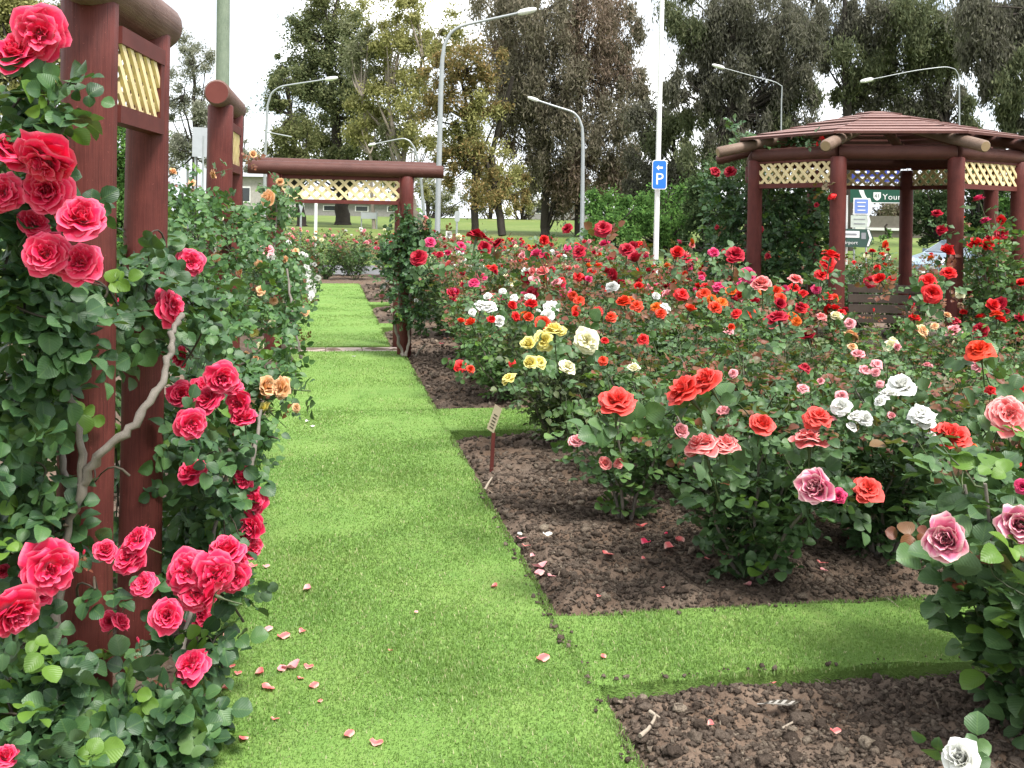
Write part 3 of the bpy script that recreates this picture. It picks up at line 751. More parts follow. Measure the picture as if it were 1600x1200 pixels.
for b in blooms:
    d = np.hypot(BC[:, 0]-b['P'][0], BC[:, 1]-b['P'][1])
    d = d + 1.2*np.maximum(0, b['P'][2]-np.array([q[2] for q in BUSH])*1.12)
    owner.setdefault(int(np.argmin(d)), []).append(b)
ORD = 'first second third fourth fifth sixth seventh eighth ninth tenth eleventh twelfth thirteenth fourteenth fifteenth sixteenth seventeenth eighteenth nineteenth twentieth'.split()
ys = sorted(set(round(b[1], 3) for b in BUSH))
def rowof(i):                                            # rows counted from the front, places counted from the lawn
    y = BUSH[i][1]; cuts = [2.7, 3.6, 5.0, 5.95, 6.85, 8.2, 9.5, 10.45, 11.4, 12.7, 13.95, 15.3, 16.8, 18.0, 19.4, 21.1, 23.0, 25.5]
    return sum(y > c for c in cuts)
place = {}
for i, b in enumerate(BUSH): place.setdefault(('L' if b[0] < -.5 and b[1] < 25 else ('E' if b[1] > 25 else 'R'), rowof(i) if b[1] < 25 else (98 if b[1] < 27.4 else 99)), []).append(i)
rank = {}
for k, v in place.items():
    for n, i in enumerate(sorted(v, key=lambda i: BUSH[i][0])): rank[i] = (k, n)
REGION = 'CRMVOWRCMPQ'
SPECIAL = {0: 'tall rose bush in the bare front bed with mauve pink and cream blooms', 1: 'low rose bush at the bottom edge with one creamy white bloom',
           2: 'dense dark green rose bush with coral pink blooms at the front corner of its bed', 6: 'thin leggy rose bush near the lawn edge topped by one coral red bloom'}
used_labels = set()
for i, (x, y, h, r) in enumerate(BUSH):
    dist = math.hypot(x, y); own = owner.get(i, [])
    kind = 'hero' if i in (0,) else 'thin' if i in (6, 1) else 'tall' if h > 1.5 else 'hi' if dist < 6.3 else 'mid' if dist < 11.8 else 'low'
    pr = PRO[kind][rb.integers(len(PRO[kind]))]
    cols = [b['c'] for b in own]
    if cols: main = max(set(cols), key=cols.count)
    else:
        nb = min(blooms, key=lambda q: np.hypot(q['P'][0]-x, q['P'][1]-y))
        main = nb['c'] if np.hypot(nb['P'][0]-x, nb['P'][1]-y) < 1.3 else REGION[rb.integers(len(REGION))]
        if y > 25: main = 'PWLQAE'[rb.integers(6)]
        if x < -.5 and y < 25: main = 'W' if y < 17 else 'P'
    (side, row), n = rank[i]
    cn = CNAME[main]
    if i in SPECIAL: lab = SPECIAL[i]
    elif h > 1.5: lab = 'tallest bush of the bed, leafy with scarlet blooms, in front of the gazebo'
    elif side == 'E': lab = f'{cn} rose bush beyond the lawn end, {ORD[n]} from left in its {"front" if row == 98 else "rear"} row'
    elif side == 'L': lab = f'{cn} rose bush left of the far lawn, {ORD[sorted(k[1] for k in place if k[0]=="L").index(row)]} one beyond the arch'
    else: lab = f'{cn} rose bush, {ORD[n]} from the lawn in the {ORD[row]} row back'
    assert lab not in used_labels, lab
    used_labels.add(lab)
    root = thing('rose_bush', lab, 'rose bush', (x, y, -.02), 'rose bushes in the garden beds')
    sc = h/pr['h']; root.scale = (sc,)*3; root.rotation_euler.z = rb.uniform(0, 2*PI)
    for nm, me in (('branches', pr['st']), ('foliage', pr['fol'])):
        o = bpy.data.objects.new(nm, me); COL.objects.link(o); o.parent = root
        if nm == 'foliage':
            o.material_slots[0].link = 'OBJECT'; o.material_slots[0].material = M[('leaf', 'leaf', 'leaf_m', 'leaf_m', 'leaf_o')[rb.integers(5)] if i > 3 else 'leaf']
    lod = 'hi' if dist < 6.5 else 'mid' if dist < 10.5 else 'low'
    for b in own:
        k = rb.uniform()
        ax = face_axis(b['P'], rb, .55, .6, .3) if not b['hero'] else face_axis(b['P'], rb, 1.0, .25, .2)
        add_bloom(root, b['P'], ax, b['s'], b['c'], 'cup' if b['hero'] and b['c'] == 'H' else lod, rng=rb, label=(CNAME[b['c']]+' bloom') if b['c'] != main else None)
    # smaller blooms on the bush's own shoot tips
    want = 0 if i in (0, 1) else (2 if dist < 6.5 else (rb.integers(3, 7) if dist < 10 else rb.integers(9, 15)))
    want = max(0, want - len(own)//2) + (3 if main in 'RMC' and dist > 9 else 0)
    tips = sorted(pr['tips'], key=lambda t: -t[0][2])[:max(want*2, 4)]
    c, s_ = math.cos(root.rotation_euler.z), math.sin(root.rotation_euler.z)
    for k in (rb.permutation(len(tips))[:want] if want else []):
        tp, td = tips[k]; W = np.array([x+sc*(tp[0]*c-tp[1]*s_), y+sc*(tp[0]*s_+tp[1]*c), -.02+sc*tp[2]+rb.uniform(.01, .06)])
        near = {'C': 'CCMR', 'R': 'RRVC', 'M': 'MMCQ', 'V': 'VVOR', 'O': 'OVV', 'W': 'WWE', 'Y': 'YYE', 'E': 'EYW', 'L': 'LPQ', 'Q': 'PPQ', 'P': 'PPW', 'A': 'AEP', 'H': 'H', 'K': 'K'}[main]
        cc = near[rb.integers(len(near))]; bud = rb.uniform() < .22
        add_bloom(root, W, face_axis(W, rb, .35, .75, .4), rb.uniform(.05, .085) if dist < 7 else rb.uniform(.07, .112), cc, lod, 'bud' if bud else 'bloom', rng=rb)

# ------------------------------------------------------------------ lattice panels, frames, arch, gazebo
def lattice(mb, a, b, z0, z1, wd=.030, th=.010, pitch=.085, mat=0):
    """diagonal slats in two crossed layers between points a and b (ground plan), clipped to the panel"""
    a = np.array([a[0], a[1]]); b = np.array([b[0], b[1]]); L = np.linalg.norm(b-a); e = (b-a)/L
    ex = np.array([e[0], e[1], 0]); ez = np.array([0, 0, 1.0]); en = np.array([e[1], -e[0], 0]); H = z1-z0
    o = np.array([a[0], a[1], z0]); hw = wd/2*math.sqrt(2)
    def clip(poly, f):
        out = []
        for i in range(len(poly)):
            p, q = poly[i], poly[(i+1) % len(poly)]; fp, fq = f(p), f(q)
            if fp >= 0: out.append(p)
            if fp*fq < 0: t = fp/(fp-fq); out.append((p[0]+t*(q[0]-p[0]), p[1]+t*(q[1]-p[1])))
        return out
    for sgn, lay in ((1, 0.0), (-1, th*1.05)):
        s = -H
        while s < L+H:
            c0 = s if sgn > 0 else s+H*0
            poly = [(c0-hw, 0), (c0+hw, 0), (c0+hw+sgn*H, H), (c0-hw+sgn*H, H)]
            for f in (lambda p: p[0], lambda p: L-p[0]):
                if poly: poly = clip(poly, f)
            if len(poly) >= 3: mb.prism(poly, o+en*(lay), ex, ez, en, th, mat)
            s += pitch*math.sqrt(2)*.98
    return mb
def panel(root, name, a, b, z0, z1, mat=('lattice', 'stain'), rail=.05, ext=0.0, pitch=.085, wd=.03, side=False):
    p = part(root, name, lattice(MB(), a, b, z0, z1, pitch=pitch, wd=wd), [M[mat[0]]])
    a3, b3 = np.array([a[0], a[1], 0.]), np.array([b[0], b[1], 0.])
    for z in (z0-rail*.45, z1+rail*.45):
        part(p, 'rail', MB().beam(a3+[0, 0, z], b3+[0, 0, z], .055, rail), [M[mat[1]]])
    if side:
        e = unit(b3-a3)
        part(p, 'rail', MB().beam(b3-e*.02+[0, 0, z0+.003], b3-e*.02+[0, 0, z1-.003], .05, .04, up=e), [M[mat[1]]])
    return p
# the two log frames on the left edge of the path
def log_frame(posts, label, zt, z0, z1, br, lean=0.0):
    (xa, ya, ra), (xb, yb, rb_) = posts; A, B = np.array([xa, ya, 0.]), np.array([xb, yb, 0.]); e = unit(B-A); sd_ = np.array([e[1], -e[0], 0])
    r = thing('log_frame', label, 'trellis frame', (xa, ya, -.06), 'log frames along the path')
    for P, rr, ln in ((A, ra, lean), (B, rb_, 0)): part(r, 'post', MB().log(P-[0, 0, .06], P+[ln, 0, zt-.05], rr), [M['stain'], M['end_stain']])
    part(r, 'beam', MB().log(A-e*.20+[0, 0, zt+.01], B+e*.13+[0, 0, zt-.01], br, 18, 0, 1), [M['weather_red'], M['end_stain']])
    panel(r, 'lattice_panel', (A+e*.03+sd_*.045)[:2], (B-e*rb_*.55+sd_*.045)[:2], z0, z1, rail=.055, side=True, pitch=.062, wd=.026)
    return r
log_frame(((-.714, 3.38, .085), (-.645, 3.93, .076)), 'nearest red brown log frame with cream lattice, in front of the red roses', 2.36, 1.985, 2.185, .09, -.018)
log_frame(((-.70, 7.10, .085), (-.68, 7.75, .08)), 'second red brown log frame, seen end on above the apricot climbing rose', 2.43, 1.99, 2.22, .085)
# the arch over the path
ar = thing('garden_arch', 'red brown log arch with cream lattice spanning the grass path', 'arch', (.2, 12.5, -.06))
for y, zb in ((12.12, 2.19), (12.95, 2.27)):
    for x in (-.585, .945): part(ar, 'post', MB().log((x, y, -.06), (x, y, zb-.06), .083), [M['stain'], M['end_stain']])
    part(ar, 'beam', MB().log((-.88, y-.02, zb+.005), (1.37, y-.02, zb), .077, 16, 0, 1), [M['stain_dark'], M['cut_end']])
    if y < 12.5: panel(ar, 'lattice_panel', (-.50, y+.03), (.86, y+.03), zb-.355, zb-.115, rail=.045, pitch=.092, wd=.034)


# the octagonal gazebo
gz = thing('gazebo', 'octagonal red brown timber gazebo with stepped batten roof and cream lattice', 'gazebo', (GZ[0], GZ[1], -.06))
PH = -.771
def gpt(i, r, z=0.0):
    a = PH + i*PI/4; return np.array([GZ[0]+r*math.sin(a), GZ[1]-r*math.cos(a), z])
for i in range(8):
    part(gz, 'post', MB().log(gpt(i, GR, -.06), gpt(i, GR, 2.36), .083), [M['stain'], M['end_stain']])
    part(gz, 'beam', MB().log(gpt(i, GR, 2.405+(.006 if i % 2 else 0)+(.05 if i in (2, 3, 4, 5) else 0)), gpt(i+1, GR, 2.405+(.006 if i % 2 else 0)+(.05 if i in (2, 3, 4, 5) else 0)), .075, 14), [M['stain_dark']])
    rf = MB().log(gpt(i, .14, 2.86), gpt(i, 1.97, 2.44), .062, 12, 0, 1)
    part(gz, 'rafter', rf, [M['weather'] if i in (0, 1, 7) else M['stain_dark'], M['cut_end']])
    if i != 0:
        a, b = gpt(i, GR), gpt(i+1, GR); e = unit(b-a)
        panel(gz, 'lattice_panel', (a+e*.08)[:2], (b-e*.08)[:2], *((2.16, 2.365) if i in (2, 3, 4, 5) else (2.09, 2.322)), rail=.05, pitch=.088, wd=.034)
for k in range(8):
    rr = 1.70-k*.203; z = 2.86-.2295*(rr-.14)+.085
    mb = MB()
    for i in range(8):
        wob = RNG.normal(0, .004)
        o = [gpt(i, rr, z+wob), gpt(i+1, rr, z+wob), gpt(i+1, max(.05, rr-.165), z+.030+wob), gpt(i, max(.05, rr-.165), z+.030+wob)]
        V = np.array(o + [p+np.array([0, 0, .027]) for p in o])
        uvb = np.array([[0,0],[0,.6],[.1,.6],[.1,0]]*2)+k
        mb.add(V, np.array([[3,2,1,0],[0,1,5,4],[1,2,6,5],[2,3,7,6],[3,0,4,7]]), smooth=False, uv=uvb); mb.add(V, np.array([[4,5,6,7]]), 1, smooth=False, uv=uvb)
    part(gz, 'roof_batten', mb, [M['stain_dark'], M['batten']])  # top faces coloured paler than the front edges and undersides
# bench inside
bc = dep(1404, 455, 10.6); bc[2] = -.05
bn = thing('bench', 'weathered slatted wooden bench inside the gazebo, half hidden by roses', 'bench', bc)
e = np.array([.96, -.28, 0]); f_ = np.array([.28, .96, 0])
def bp(u, v, z): return bc + e*u + f_*v + np.array([0, 0, z+.05])
mb = MB()
for k in range(4): mb.beam(bp(-.45, .22+.02*k, .66+k*.105), bp(.30, .22+.02*k, .66+k*.105), .028, .085)
part(bn, 'backrest', mb, [M['bench']])
mb = MB()
for k in range(4): mb.beam(bp(-.45, -.22+.11*k, .43), bp(.30, -.22+.11*k, .43), .09, .03)
part(bn, 'seat', mb, [M['bench']])
for u in (-.36, .22):
    part(bn, 'leg', MB().beam(bp(u, -.17, -.06), bp(u, -.17, .414), .06, .06, up=f_), [M['bench']])
    part(bn, 'leg', MB().beam(bp(u, .25, -.06), bp(u, .32, 1.01), .06, .05, up=e), [M['bench']])

# ------------------------------------------------------------------ climbing roses
def climber(name, label, loc, blobs, leafm, ls, tm, canes, blooms_, lodb, group=None, out=(1, -.5, .5), cat='climbing rose', gaps=()):
    """blobs: x, y, rx, ry in photo pixels, depth, depth spread, number of pinnate leaves"""
    root = thing(name, label, cat, loc, group)
    rng = np.random.default_rng(len(blobs)*7+len(blooms_)); fo = MB(); br = MB()
    for (bx, by, rx, ry, d, dd, n) in blobs:
        t = rng.normal(0, 1, (n, 3)); t = t/np.linalg.norm(t, axis=1)[:, None]*rng.uniform(0, 1, n)[:, None]**.42
        P = np.array([dep(bx+rx*a, by+ry*b, d+dd*c) for a, b, c in t])
        P[:, 2] = np.maximum(P[:, 2], .01)
        rnd = unit(rng.normal(0, 1, (n, 3))); D = unit(rnd*np.array([1, 1, .6]) + np.array([0, 0, -.18]) + .25*np.array(out))
        N = unit(np.array([0, 0, .62]) + .5*unit(np.array(out)) + .55*rng.normal(0, 1, (n, 3)))
        q = P-CAM; zf = q@FW; sx = 800+FPX*(q@RT)/zf; sy = HORY-FPX*(q@UP)/zf; keep = np.ones(n, bool)
        for (qx, qy, qs, qc, qd, qk) in blooms_: keep &= ~((np.hypot(sx-qx, sy-qy) < qs*.66+60/qd) & (zf < qd+.03))
        for (gx0, gx1, gy0, gy1, gp) in (gaps if d < 3.85 else ()): keep &= ~((sx > gx0) & (sx < gx1) & (sy > gy0) & (sy < gy1) & (rng.uniform(0, 1, n) < gp))
        P, D, N = P[keep], D[keep], N[keep]; n = len(P)
        if n == 0: continue
        ym = rng.uniform(0, 1, n) < .06
        for mi, k in ((0, ~ym), (1, ym)):
            if k.any(): put_leaves(fo, *compound(P[k], D[k], N[k], rng.uniform(1.4, 2.3, k.sum())*ls, ls, 5), tm, mi)
        C = dep(bx, by+ry*.3, d)
        for q in range(max(2, n//14)):
            p = P[rng.integers(n)]; t4 = np.linspace(0, 1, 6)[:, None]
            c0 = C + rng.normal(0, .04, 3); mid = (c0+p)/2 + rng.normal(0, .03, 3) + np.array([0, 0, .04])
            fo.tube((1-t4)**2*c0 + 2*t4*(1-t4)*mid + t4**2*p, np.linspace(.0045, .002, 6), 5, 2)
    cl_ = []
    for pts, rad in canes:
        pts = np.array([dep(*p) for p in pts]); t = np.linspace(0, len(pts)-1, len(pts)*5)
        Q = []
        for u in t:
            k = min(int(u), len(pts)-2); s_ = u-k
            p0, p1, p2, p3 = pts[max(0, k-1)], pts[k], pts[k+1], pts[min(len(pts)-1, k+2)]
            Q.append(.5*(2*p1+(p2-p0)*s_+(2*p0-5*p1+4*p2-p3)*s_*s_+(3*p1-p0-3*p2+p3)*s_**3))
        Q = np.array(Q); n = len(Q); Q[1:-1] += rng.normal(0, rad*.28, (n-2, 3)); w_ = np.linspace(rad, rad*.62, n)*(1+.12*np.sin(np.arange(n)*2.1)+.08*rng.normal(size=n))
        cl_.append(MB().tube(Q, w_, 9, 0))
    for q in cl_: part(root, 'cane', q, [M['cane']])
    part(root, 'foliage', fo, [M[leafm], M['leaf_y'], M['twig']])
    for (x, y, s_, c, d, kd) in blooms_:
        P = dep(x, y, d); sz = s_*d/1600
        ax = face_axis(P, rng, .75, .25, .38) if kd == 'bloom' else face_axis(P, rng, .15, .9, .25)
        add_bloom(root, P, ax, sz, c, lodb, kd, rng=rng)
    return root
def blist(txt, d0, lo, hi, dia):
    out = []
    for t in txt.split():
        a = t.split(','); x, y, s_ = map(float, a[:3]); c = a[3]
        d = float(a[4]) if len(a) > 4 else min(hi, max(lo, dia*1600/s_))
        if dia > .1 and x < 262 and len(a) < 5: d = min(d, 2.98)
        out.append((x, y, s_, c, d, 'bud' if len(a) > 5 else 'bloom'))
    return out
A_BL = """62,52,74,K,2.62 25,88,58,K,2.62 72,246,84,K,2.55 15,240,64,K,2.6 8,302,54,K,2.65 76,300,62,K,2.68 127,346,70,K,2.6 82,395,54,K,2.75 72,398,58,K,2.62 126,411,56,K,2.66 52,352,44,K,2.75 100,318,40,K,2.72
298,409,38,K 265,480,58,K,3.3 182,476,24,K,3.1,b 345,590,44,K 285,557,32,K 284,617,38,K 327,625,44,K 298,661,50,K 374,628,42,K 382,655,40,K 362,606,34,K 318,606,34,K
303,741,46,K 380,747,34,K 398,782,36,K 395,822,38,K 390,855,38,K 388,836,30,K 75,884,68,K,2.75 58,930,46,K,2.8 17,950,76,K,2.6 5,892,20,K,2.9
164,862,34,K 216,845,42,K 203,873,46,K 225,912,38,K 294,893,52,K,3.2 334,897,58,K,3.2 354,866,54,K,3.3 304,928,42,K,3.2 335,930,46,K,3.15 366,900,44,K,3.3 372,880,36,K,3.35 261,962,48,K 312,957,40,K 186,974,30,K
300,1040,48,K,3.2 217,1006,26,K,3.1,b 242,1041,26,K,3.1,b 54,1018,26,K,2.8,b 55,1092,20,K,2.8,b 350,1141,24,K,3.2,b 322,920,40,K,3.25 130,868,24,K,2.9,b 90,865,40,K,2.8 8,1185,40,K,2.5 170,970,26,K,3.0"""
A_BLOBS = [(50,150,55,45,2.70,.12,26),(95,165,26,45,2.66,.06,16),(8,190,40,60,2.8,.2,24),(15,290,60,70,2.85,.2,50),(60,320,70,70,2.85,.12,36),(10,420,60,80,2.85,.2,60),(60,480,70,70,2.8,.14,62),(100,530,60,60,2.85,.12,46),
 (30,590,60,80,2.9,.18,60),(75,640,45,70,3.0,.12,26),(25,720,60,80,2.9,.2,60),(55,800,60,70,2.95,.15,50),(20,870,50,60,2.9,.2,36),(90,850,40,40,2.95,.1,14),
 (150,460,40,40,3.02,.08,18),(205,430,55,60,3.45,.2,46),(250,400,50,50,3.7,.2,34),(205,500,50,50,3.5,.2,38),(225,550,40,40,3.5,.2,20),(300,470,40,60,3.9,.2,30),(290,530,50,60,3.8,.2,36),(310,580,50,40,3.7,.15,30),
 (345,640,50,50,3.7,.2,34),(280,650,40,60,3.6,.2,30),(300,710,60,60,3.8,.2,50),(350,720,50,60,3.9,.2,40),(375,780,28,70,3.9,.15,30),(310,800,60,60,3.9,.2,50),(360,850,36,50,3.8,.15,26),(285,830,40,60,4.3,.2,30),(265,760,26,60,4.3,.1,14),
 (185,570,20,20,3.1,.04,5),(165,740,20,40,3.1,.04,4),(290,900,50,60,3.9,.2,46),(320,960,50,50,3.5,.18,40),(350,930,40,50,3.5,.15,24),(205,905,40,30,3.4,.08,7),(140,920,26,40,2.95,.05,9),(165,990,22,24,2.95,.05,5),
 (40,1000,60,70,2.85,.2,60),(80,1060,46,60,2.9,.15,44),(30,1110,60,70,2.75,.2,66),(90,1130,46,60,2.9,.15,44),(70,1180,80,40,2.75,.15,56),(205,1055,30,40,3.0,.08,13),(205,1140,40,50,3.0,.12,24),(240,1110,50,50,3.1,.12,46),
 (260,1160,60,40,3.0,.12,44),(290,1090,36,40,3.15,.1,24),(300,1150,40,40,3.05,.1,22),(230,1020,30,30,3.15,.08,14),(300,1000,40,30,3.4,.12,20),(330,1010,30,26,3.4,.1,12),
 (20,700,160,420,3.7,.3,420),(250,1180,90,40,3.0,.15,24),(190,700,36,220,4.5,.2,120),(330,820,50,150,4.3,.25,120),(300,620,50,120,4.3,.25,90),(300,900,60,120,4.4,.2,90)]
A_CANES = [([(88,1190,3.0),(84,1080,3.0),(95,940,2.98),(104,840,2.95),(130,752,2.92),(122,680,2.92),(112,625,2.92),(92,592,2.9),(42,568,2.85)],.014),
 ([(126,760,2.92),(160,708,2.9),(205,668,2.92),(248,604,2.98),(264,560,3.05),(270,520,3.1),(284,492,3.2)],.014),([(106,830,3.0),(108,770,3.02),(92,690,3.05),(80,600,3.1),(60,500,3.1)],.011),
 ([(286,1180,3.3),(290,1000,3.6),(330,860,3.8),(360,700,3.9)],.012),([(392,770,3.95),(398,700,4.0),(408,640,4.1)],.010),([(66,190,2.7),(68,120,2.66),(64,70,2.63)],.006)]
climber('climbing_rose', 'dark leaved climbing rose with many rose red blooms on the nearest log frame', (-.62, 3.2, -.03), [b[:6]+(max(3, int(b[6]*.8)),) for b in A_BLOBS], 'leaf_c', .051, 'hi', A_CANES,
        blist(A_BL, 3, 2.5, 3.9, .105), 'bare', 'climbing roses on the timber frames', (.8, -.9, .3),
        gaps=((118, 260, 190, 340, .93), (112, 200, 340, 420, .8), (122, 252, 545, 830, .88), (125, 190, 870, 1165, .62), (190, 250, 940, 1030, .6)))
B_BL = """334,272,15,A 268,271,14,A 395,243,14,A 337,405,16,A 408,454,15,A 427,470,13,A 362,525,13,A 411,606,32,A,4.9 441,606,30,A,4.9 418,640,22,Y,4.9 463,637,13,A,5.0 476,487,14,A 463,522,13,A 384,553,10,A 397,519,12,Y
356,445,12,A 375,425,11,A 407,540,11,E 399,560,11,A 405,412,12,A 345,380,10,A 425,505,10,E 345,340,10,E 300,285,10,A"""
B_BLOBS = [(285,300,40,50,6.2,.35,80),(330,330,50,50,6.4,.3,90),(295,370,50,70,5.8,.4,130),(350,390,50,60,6.2,.35,110),(390,350,40,60,6.8,.35,80),(310,460,60,70,5.6,.4,150),(370,470,60,60,5.8,.4,130),(420,440,40,60,6.6,.35,80),
 (430,500,36,60,6.4,.3,80),(340,550,60,60,5.3,.35,130),(400,560,46,60,5.4,.3,100),(375,620,40,50,5.0,.25,70),(420,610,22,30,4.95,.15,16),(405,660,30,36,4.9,.2,36),(350,640,50,60,5.1,.25,80),(400,700,16,50,4.9,.15,20),(445,560,22,50,5.6,.2,24),
 (330,700,50,80,5.2,.3,90),(270,420,40,100,6.4,.4,90),(455,500,20,30,6.4,.2,16)]
B_CANES = [([(396,760,5.0),(398,700,5.0),(404,640,5.05),(418,590,5.2)],.013),([(470,560,6.4),(462,520,6.4),(455,470,6.5),(448,420,6.6)],.011),([(345,760,5.4),(350,600,5.5),(330,470,5.8),(340,360,6.3)],.014)]
climber('climbing_rose', 'leafy climbing rose with small apricot blooms below the second log frame', (-.75, 6.2, -.03), B_BLOBS, 'leaf_b', .044, 'mid', B_CANES,
        blist(B_BL, 5.6, 5.0, 6.6, .06), 'mid', 'climbing roses on the timber frames', (.8, -.9, .3))
C_BL = """420,311,22,A,10.6 416,390,22,P,10.3 422,402,18,W,10.3 408,384,14,E,10.3 437,285,13,A,11 445,405,12,A,10.6 414,360,10,A,10.6 398,330,9,A,10.4 462,392,10,A,11 430,420,9,E,10.6"""
C_BLOBS = [(428,305,22,26,11,.25,60),(440,330,24,26,11.2,.25,60),(455,320,12,22,11.5,.2,16),(400,380,26,50,10.6,.3,90),(430,410,30,40,10.6,.3,90),(452,440,22,50,10.8,.3,80),(455,400,22,34,11,.2,50),(440,480,30,40,10.6,.3,70)]
climber('climbing_rose', 'climbing rose with pale apricot blooms round the left post of the arch', (-.7, 11.4, -.03), C_BLOBS, 'leaf_b', .05, 'mid', [([(424,500,10.8),(426,420,10.8),(432,350,11.0),(430,300,11)],.012)],
        blist(C_BL, 10.6, 10, 11.6, .1), 'mid', 'climbing roses on the timber frames', (.6, -.9, .4))
W_BL = ' '.join(f'{480+random.gauss(0,5)+(.12*(y-430)):.0f},{y},{random.uniform(6,11):.0f},W,{12.6-.02*(y-400):.2f}' for y in range(398, 470, 2))
climber('climbing_rose', 'white flowered rose cascading down to the lawn edge left of the arch', (-.45, 12.6, -.03), [(468,430,16,36,12.7,.15,50),(478,455,14,28,12.4,.12,30),(476,410,12,20,12.8,.12,24)], 'leaf_b', .04, 'mid',
        [([(470,500,12.4),(474,450,12.6),(478,400,12.8)],.008)], blist(W_BL, 12, 11, 13, .1), 'low', 'climbing roses on the timber frames', (.6, -.9, .4))
D_BL = """664,342,10,P,11.8 650,470,8,W,11.8 607,440,9,W,11.9 600,450,8,W,11.9 596,462,8,P,11.9"""
D_BLOBS = [(640,345,28,22,12.0,.2,60),(650,370,32,30,12.0,.22,90),(625,385,34,32,11.9,.22,90),(640,410,36,34,11.9,.25,110),(605,400,22,26,11.9,.2,40),(655,440,34,36,11.9,.25,90),(618,440,24,32,11.8,.2,60),(625,480,20,30,11.8,.16,40),(655,490,24,34,11.9,.2,50),(668,360,14,16,12,.12,14)]
climber('climbing_rose', 'green climbing rose with bare grey stems on the right post of the arch', (1.0, 11.95, -.03), D_BLOBS, 'leaf_c', .052, 'mid',
        [([(630,556,11.85),(622,530,11.85),(617,500,11.85),(624,470,11.85),(630,430,11.9)],.020),([(634,556,11.8),(640,520,11.82),(638,480,11.85),(645,440,11.9)],.018),([(650,556,11.8),(656,548,11.75),(664,538,11.7)],.014)],
        blist(D_BL, 11.8, 11, 13, .1), 'mid', 'climbing roses on the timber frames', (-.3, -.9, .4))
GZ_BL = """1118,268,17,C,12.4 1141,268,16,C,12.4 1297,303,15,R,10.6 1186,357,12,C,11.9 1283,222,15,R,10.9 1276,320,8,C,11 1200,400,9,C,11.6 1120,355,8,C,12.2"""
GZ_BLOBS = [(1122,292,30,30,12.6,.3,70),(1135,340,34,44,12.5,.3,120),(1130,395,34,40,12.4,.3,90),(1205,310,40,36,12.3,.35,110),(1215,360,46,50,12.2,.35,160),(1200,410,46,40,12.0,.35,120),(1262,320,34,44,12.3,.35,110),(1270,375,36,46,12.2,.35,120),(1250,420,46,30,12.0,.3,90),(1160,310,20,40,12.6,.2,40),(1240,225,60,8,11.6,.2,26),(1150,205,14,24,12.6,.2,12)]
climber('climbing_rose', 'dark climbing rose with a few red blooms filling the left side of the gazebo', (5.1, 11.3, -.03), GZ_BLOBS, 'leaf_c', .062, 'mid',
        [([(1190,520,12.2),(1200,430,12.2),(1190,350,12.3),(1205,290,12.3)],.016),([(1225,520,12.2),(1232,430,12.2),(1225,340,12.3)],.012),([(1258,520,12.3),(1262,400,12.3),(1268,310,12.3)],.014)],
        blist(GZ_BL, 12, 10, 13, .1), 'mid', 'climbing roses on the timber frames', (-.3, -.9, .4))

# ------------------------------------------------------------------ trees
def tree_leaf_mat(name, a, b, c, trans=.3, g=1.9):
    a, b, c = (tuple(min(.6, v*g) for v in q) for q in (a, b, c))
    m, nt, out = newmat(name)
    r = island(nt); col = ramp(nt, r, [(0, a), (.55, b), (1, c)])
    finish(nt, out, col, .8, .08, None, max(trans, .42), mixc(nt, .25, col, (.16, .18, .07))); return m
M['bark'] = wood_mat('dark_tree_bark', (.018, .015, .013), (.06, .05, .042), .3, .9)
M['bark_pale'] = wood_mat('pale_gum_bark', (.16, .13, .105), (.36, .31, .26), .3, .8)
TL = dict(
    cyp=tree_leaf_mat('grey_green_leaves', (.040, .052, .024), (.075, .088, .042), (.12, .125, .06)),
    gum=tree_leaf_mat('yellow_green_gum_leaves', (.10, .105, .035), (.17, .165, .06), (.22, .215, .10)),
    org=tree_leaf_mat('orange_tinged_leaves', (.075, .072, .030), (.120, .098, .038), (.18, .118, .052)),
    oak=tree_leaf_mat('brownish_grey_leaves', (.070, .065, .047), (.100, .090, .065), (.14, .12, .09)),
    drk=tree_leaf_mat('dark_olive_leaves', (.050, .050, .039), (.072, .070, .054), (.10, .096, .072), .4),
    shr=tree_leaf_mat('bright_shrub_leaves', (.03, .068, .02), (.055, .115, .028), (.09, .17, .04)),
    dsh=tree_leaf_mat('deep_green_shrub_leaves', (.02, .038, .016), (.036, .06, .024), (.06, .085, .034)),
    cyl=tree_leaf_mat('olive_green_leaves', (.055, .066, .026), (.092, .100, .042), (.13, .13, .06)),
    gul=tree_leaf_mat('grey_green_gum_leaves', (.085, .095, .05), (.125, .13, .075), (.17, .175, .11)),
    oar=tree_leaf_mat('reddish_brown_leaves', (.085, .062, .046), (.118, .088, .066), (.16, .125, .10)),
    drg=tree_leaf_mat('dark_green_olive_leaves', (.045, .055, .03), (.066, .076, .042), (.095, .10, .055)),
    gry=tree_leaf_mat('pale_grey_leaves', (.09, .095, .07), (.14, .145, .11), (.19, .19, .15)))
ALT = dict(cyp='cyl', gum='gul', org='gum', oak='oar', drk='drg')
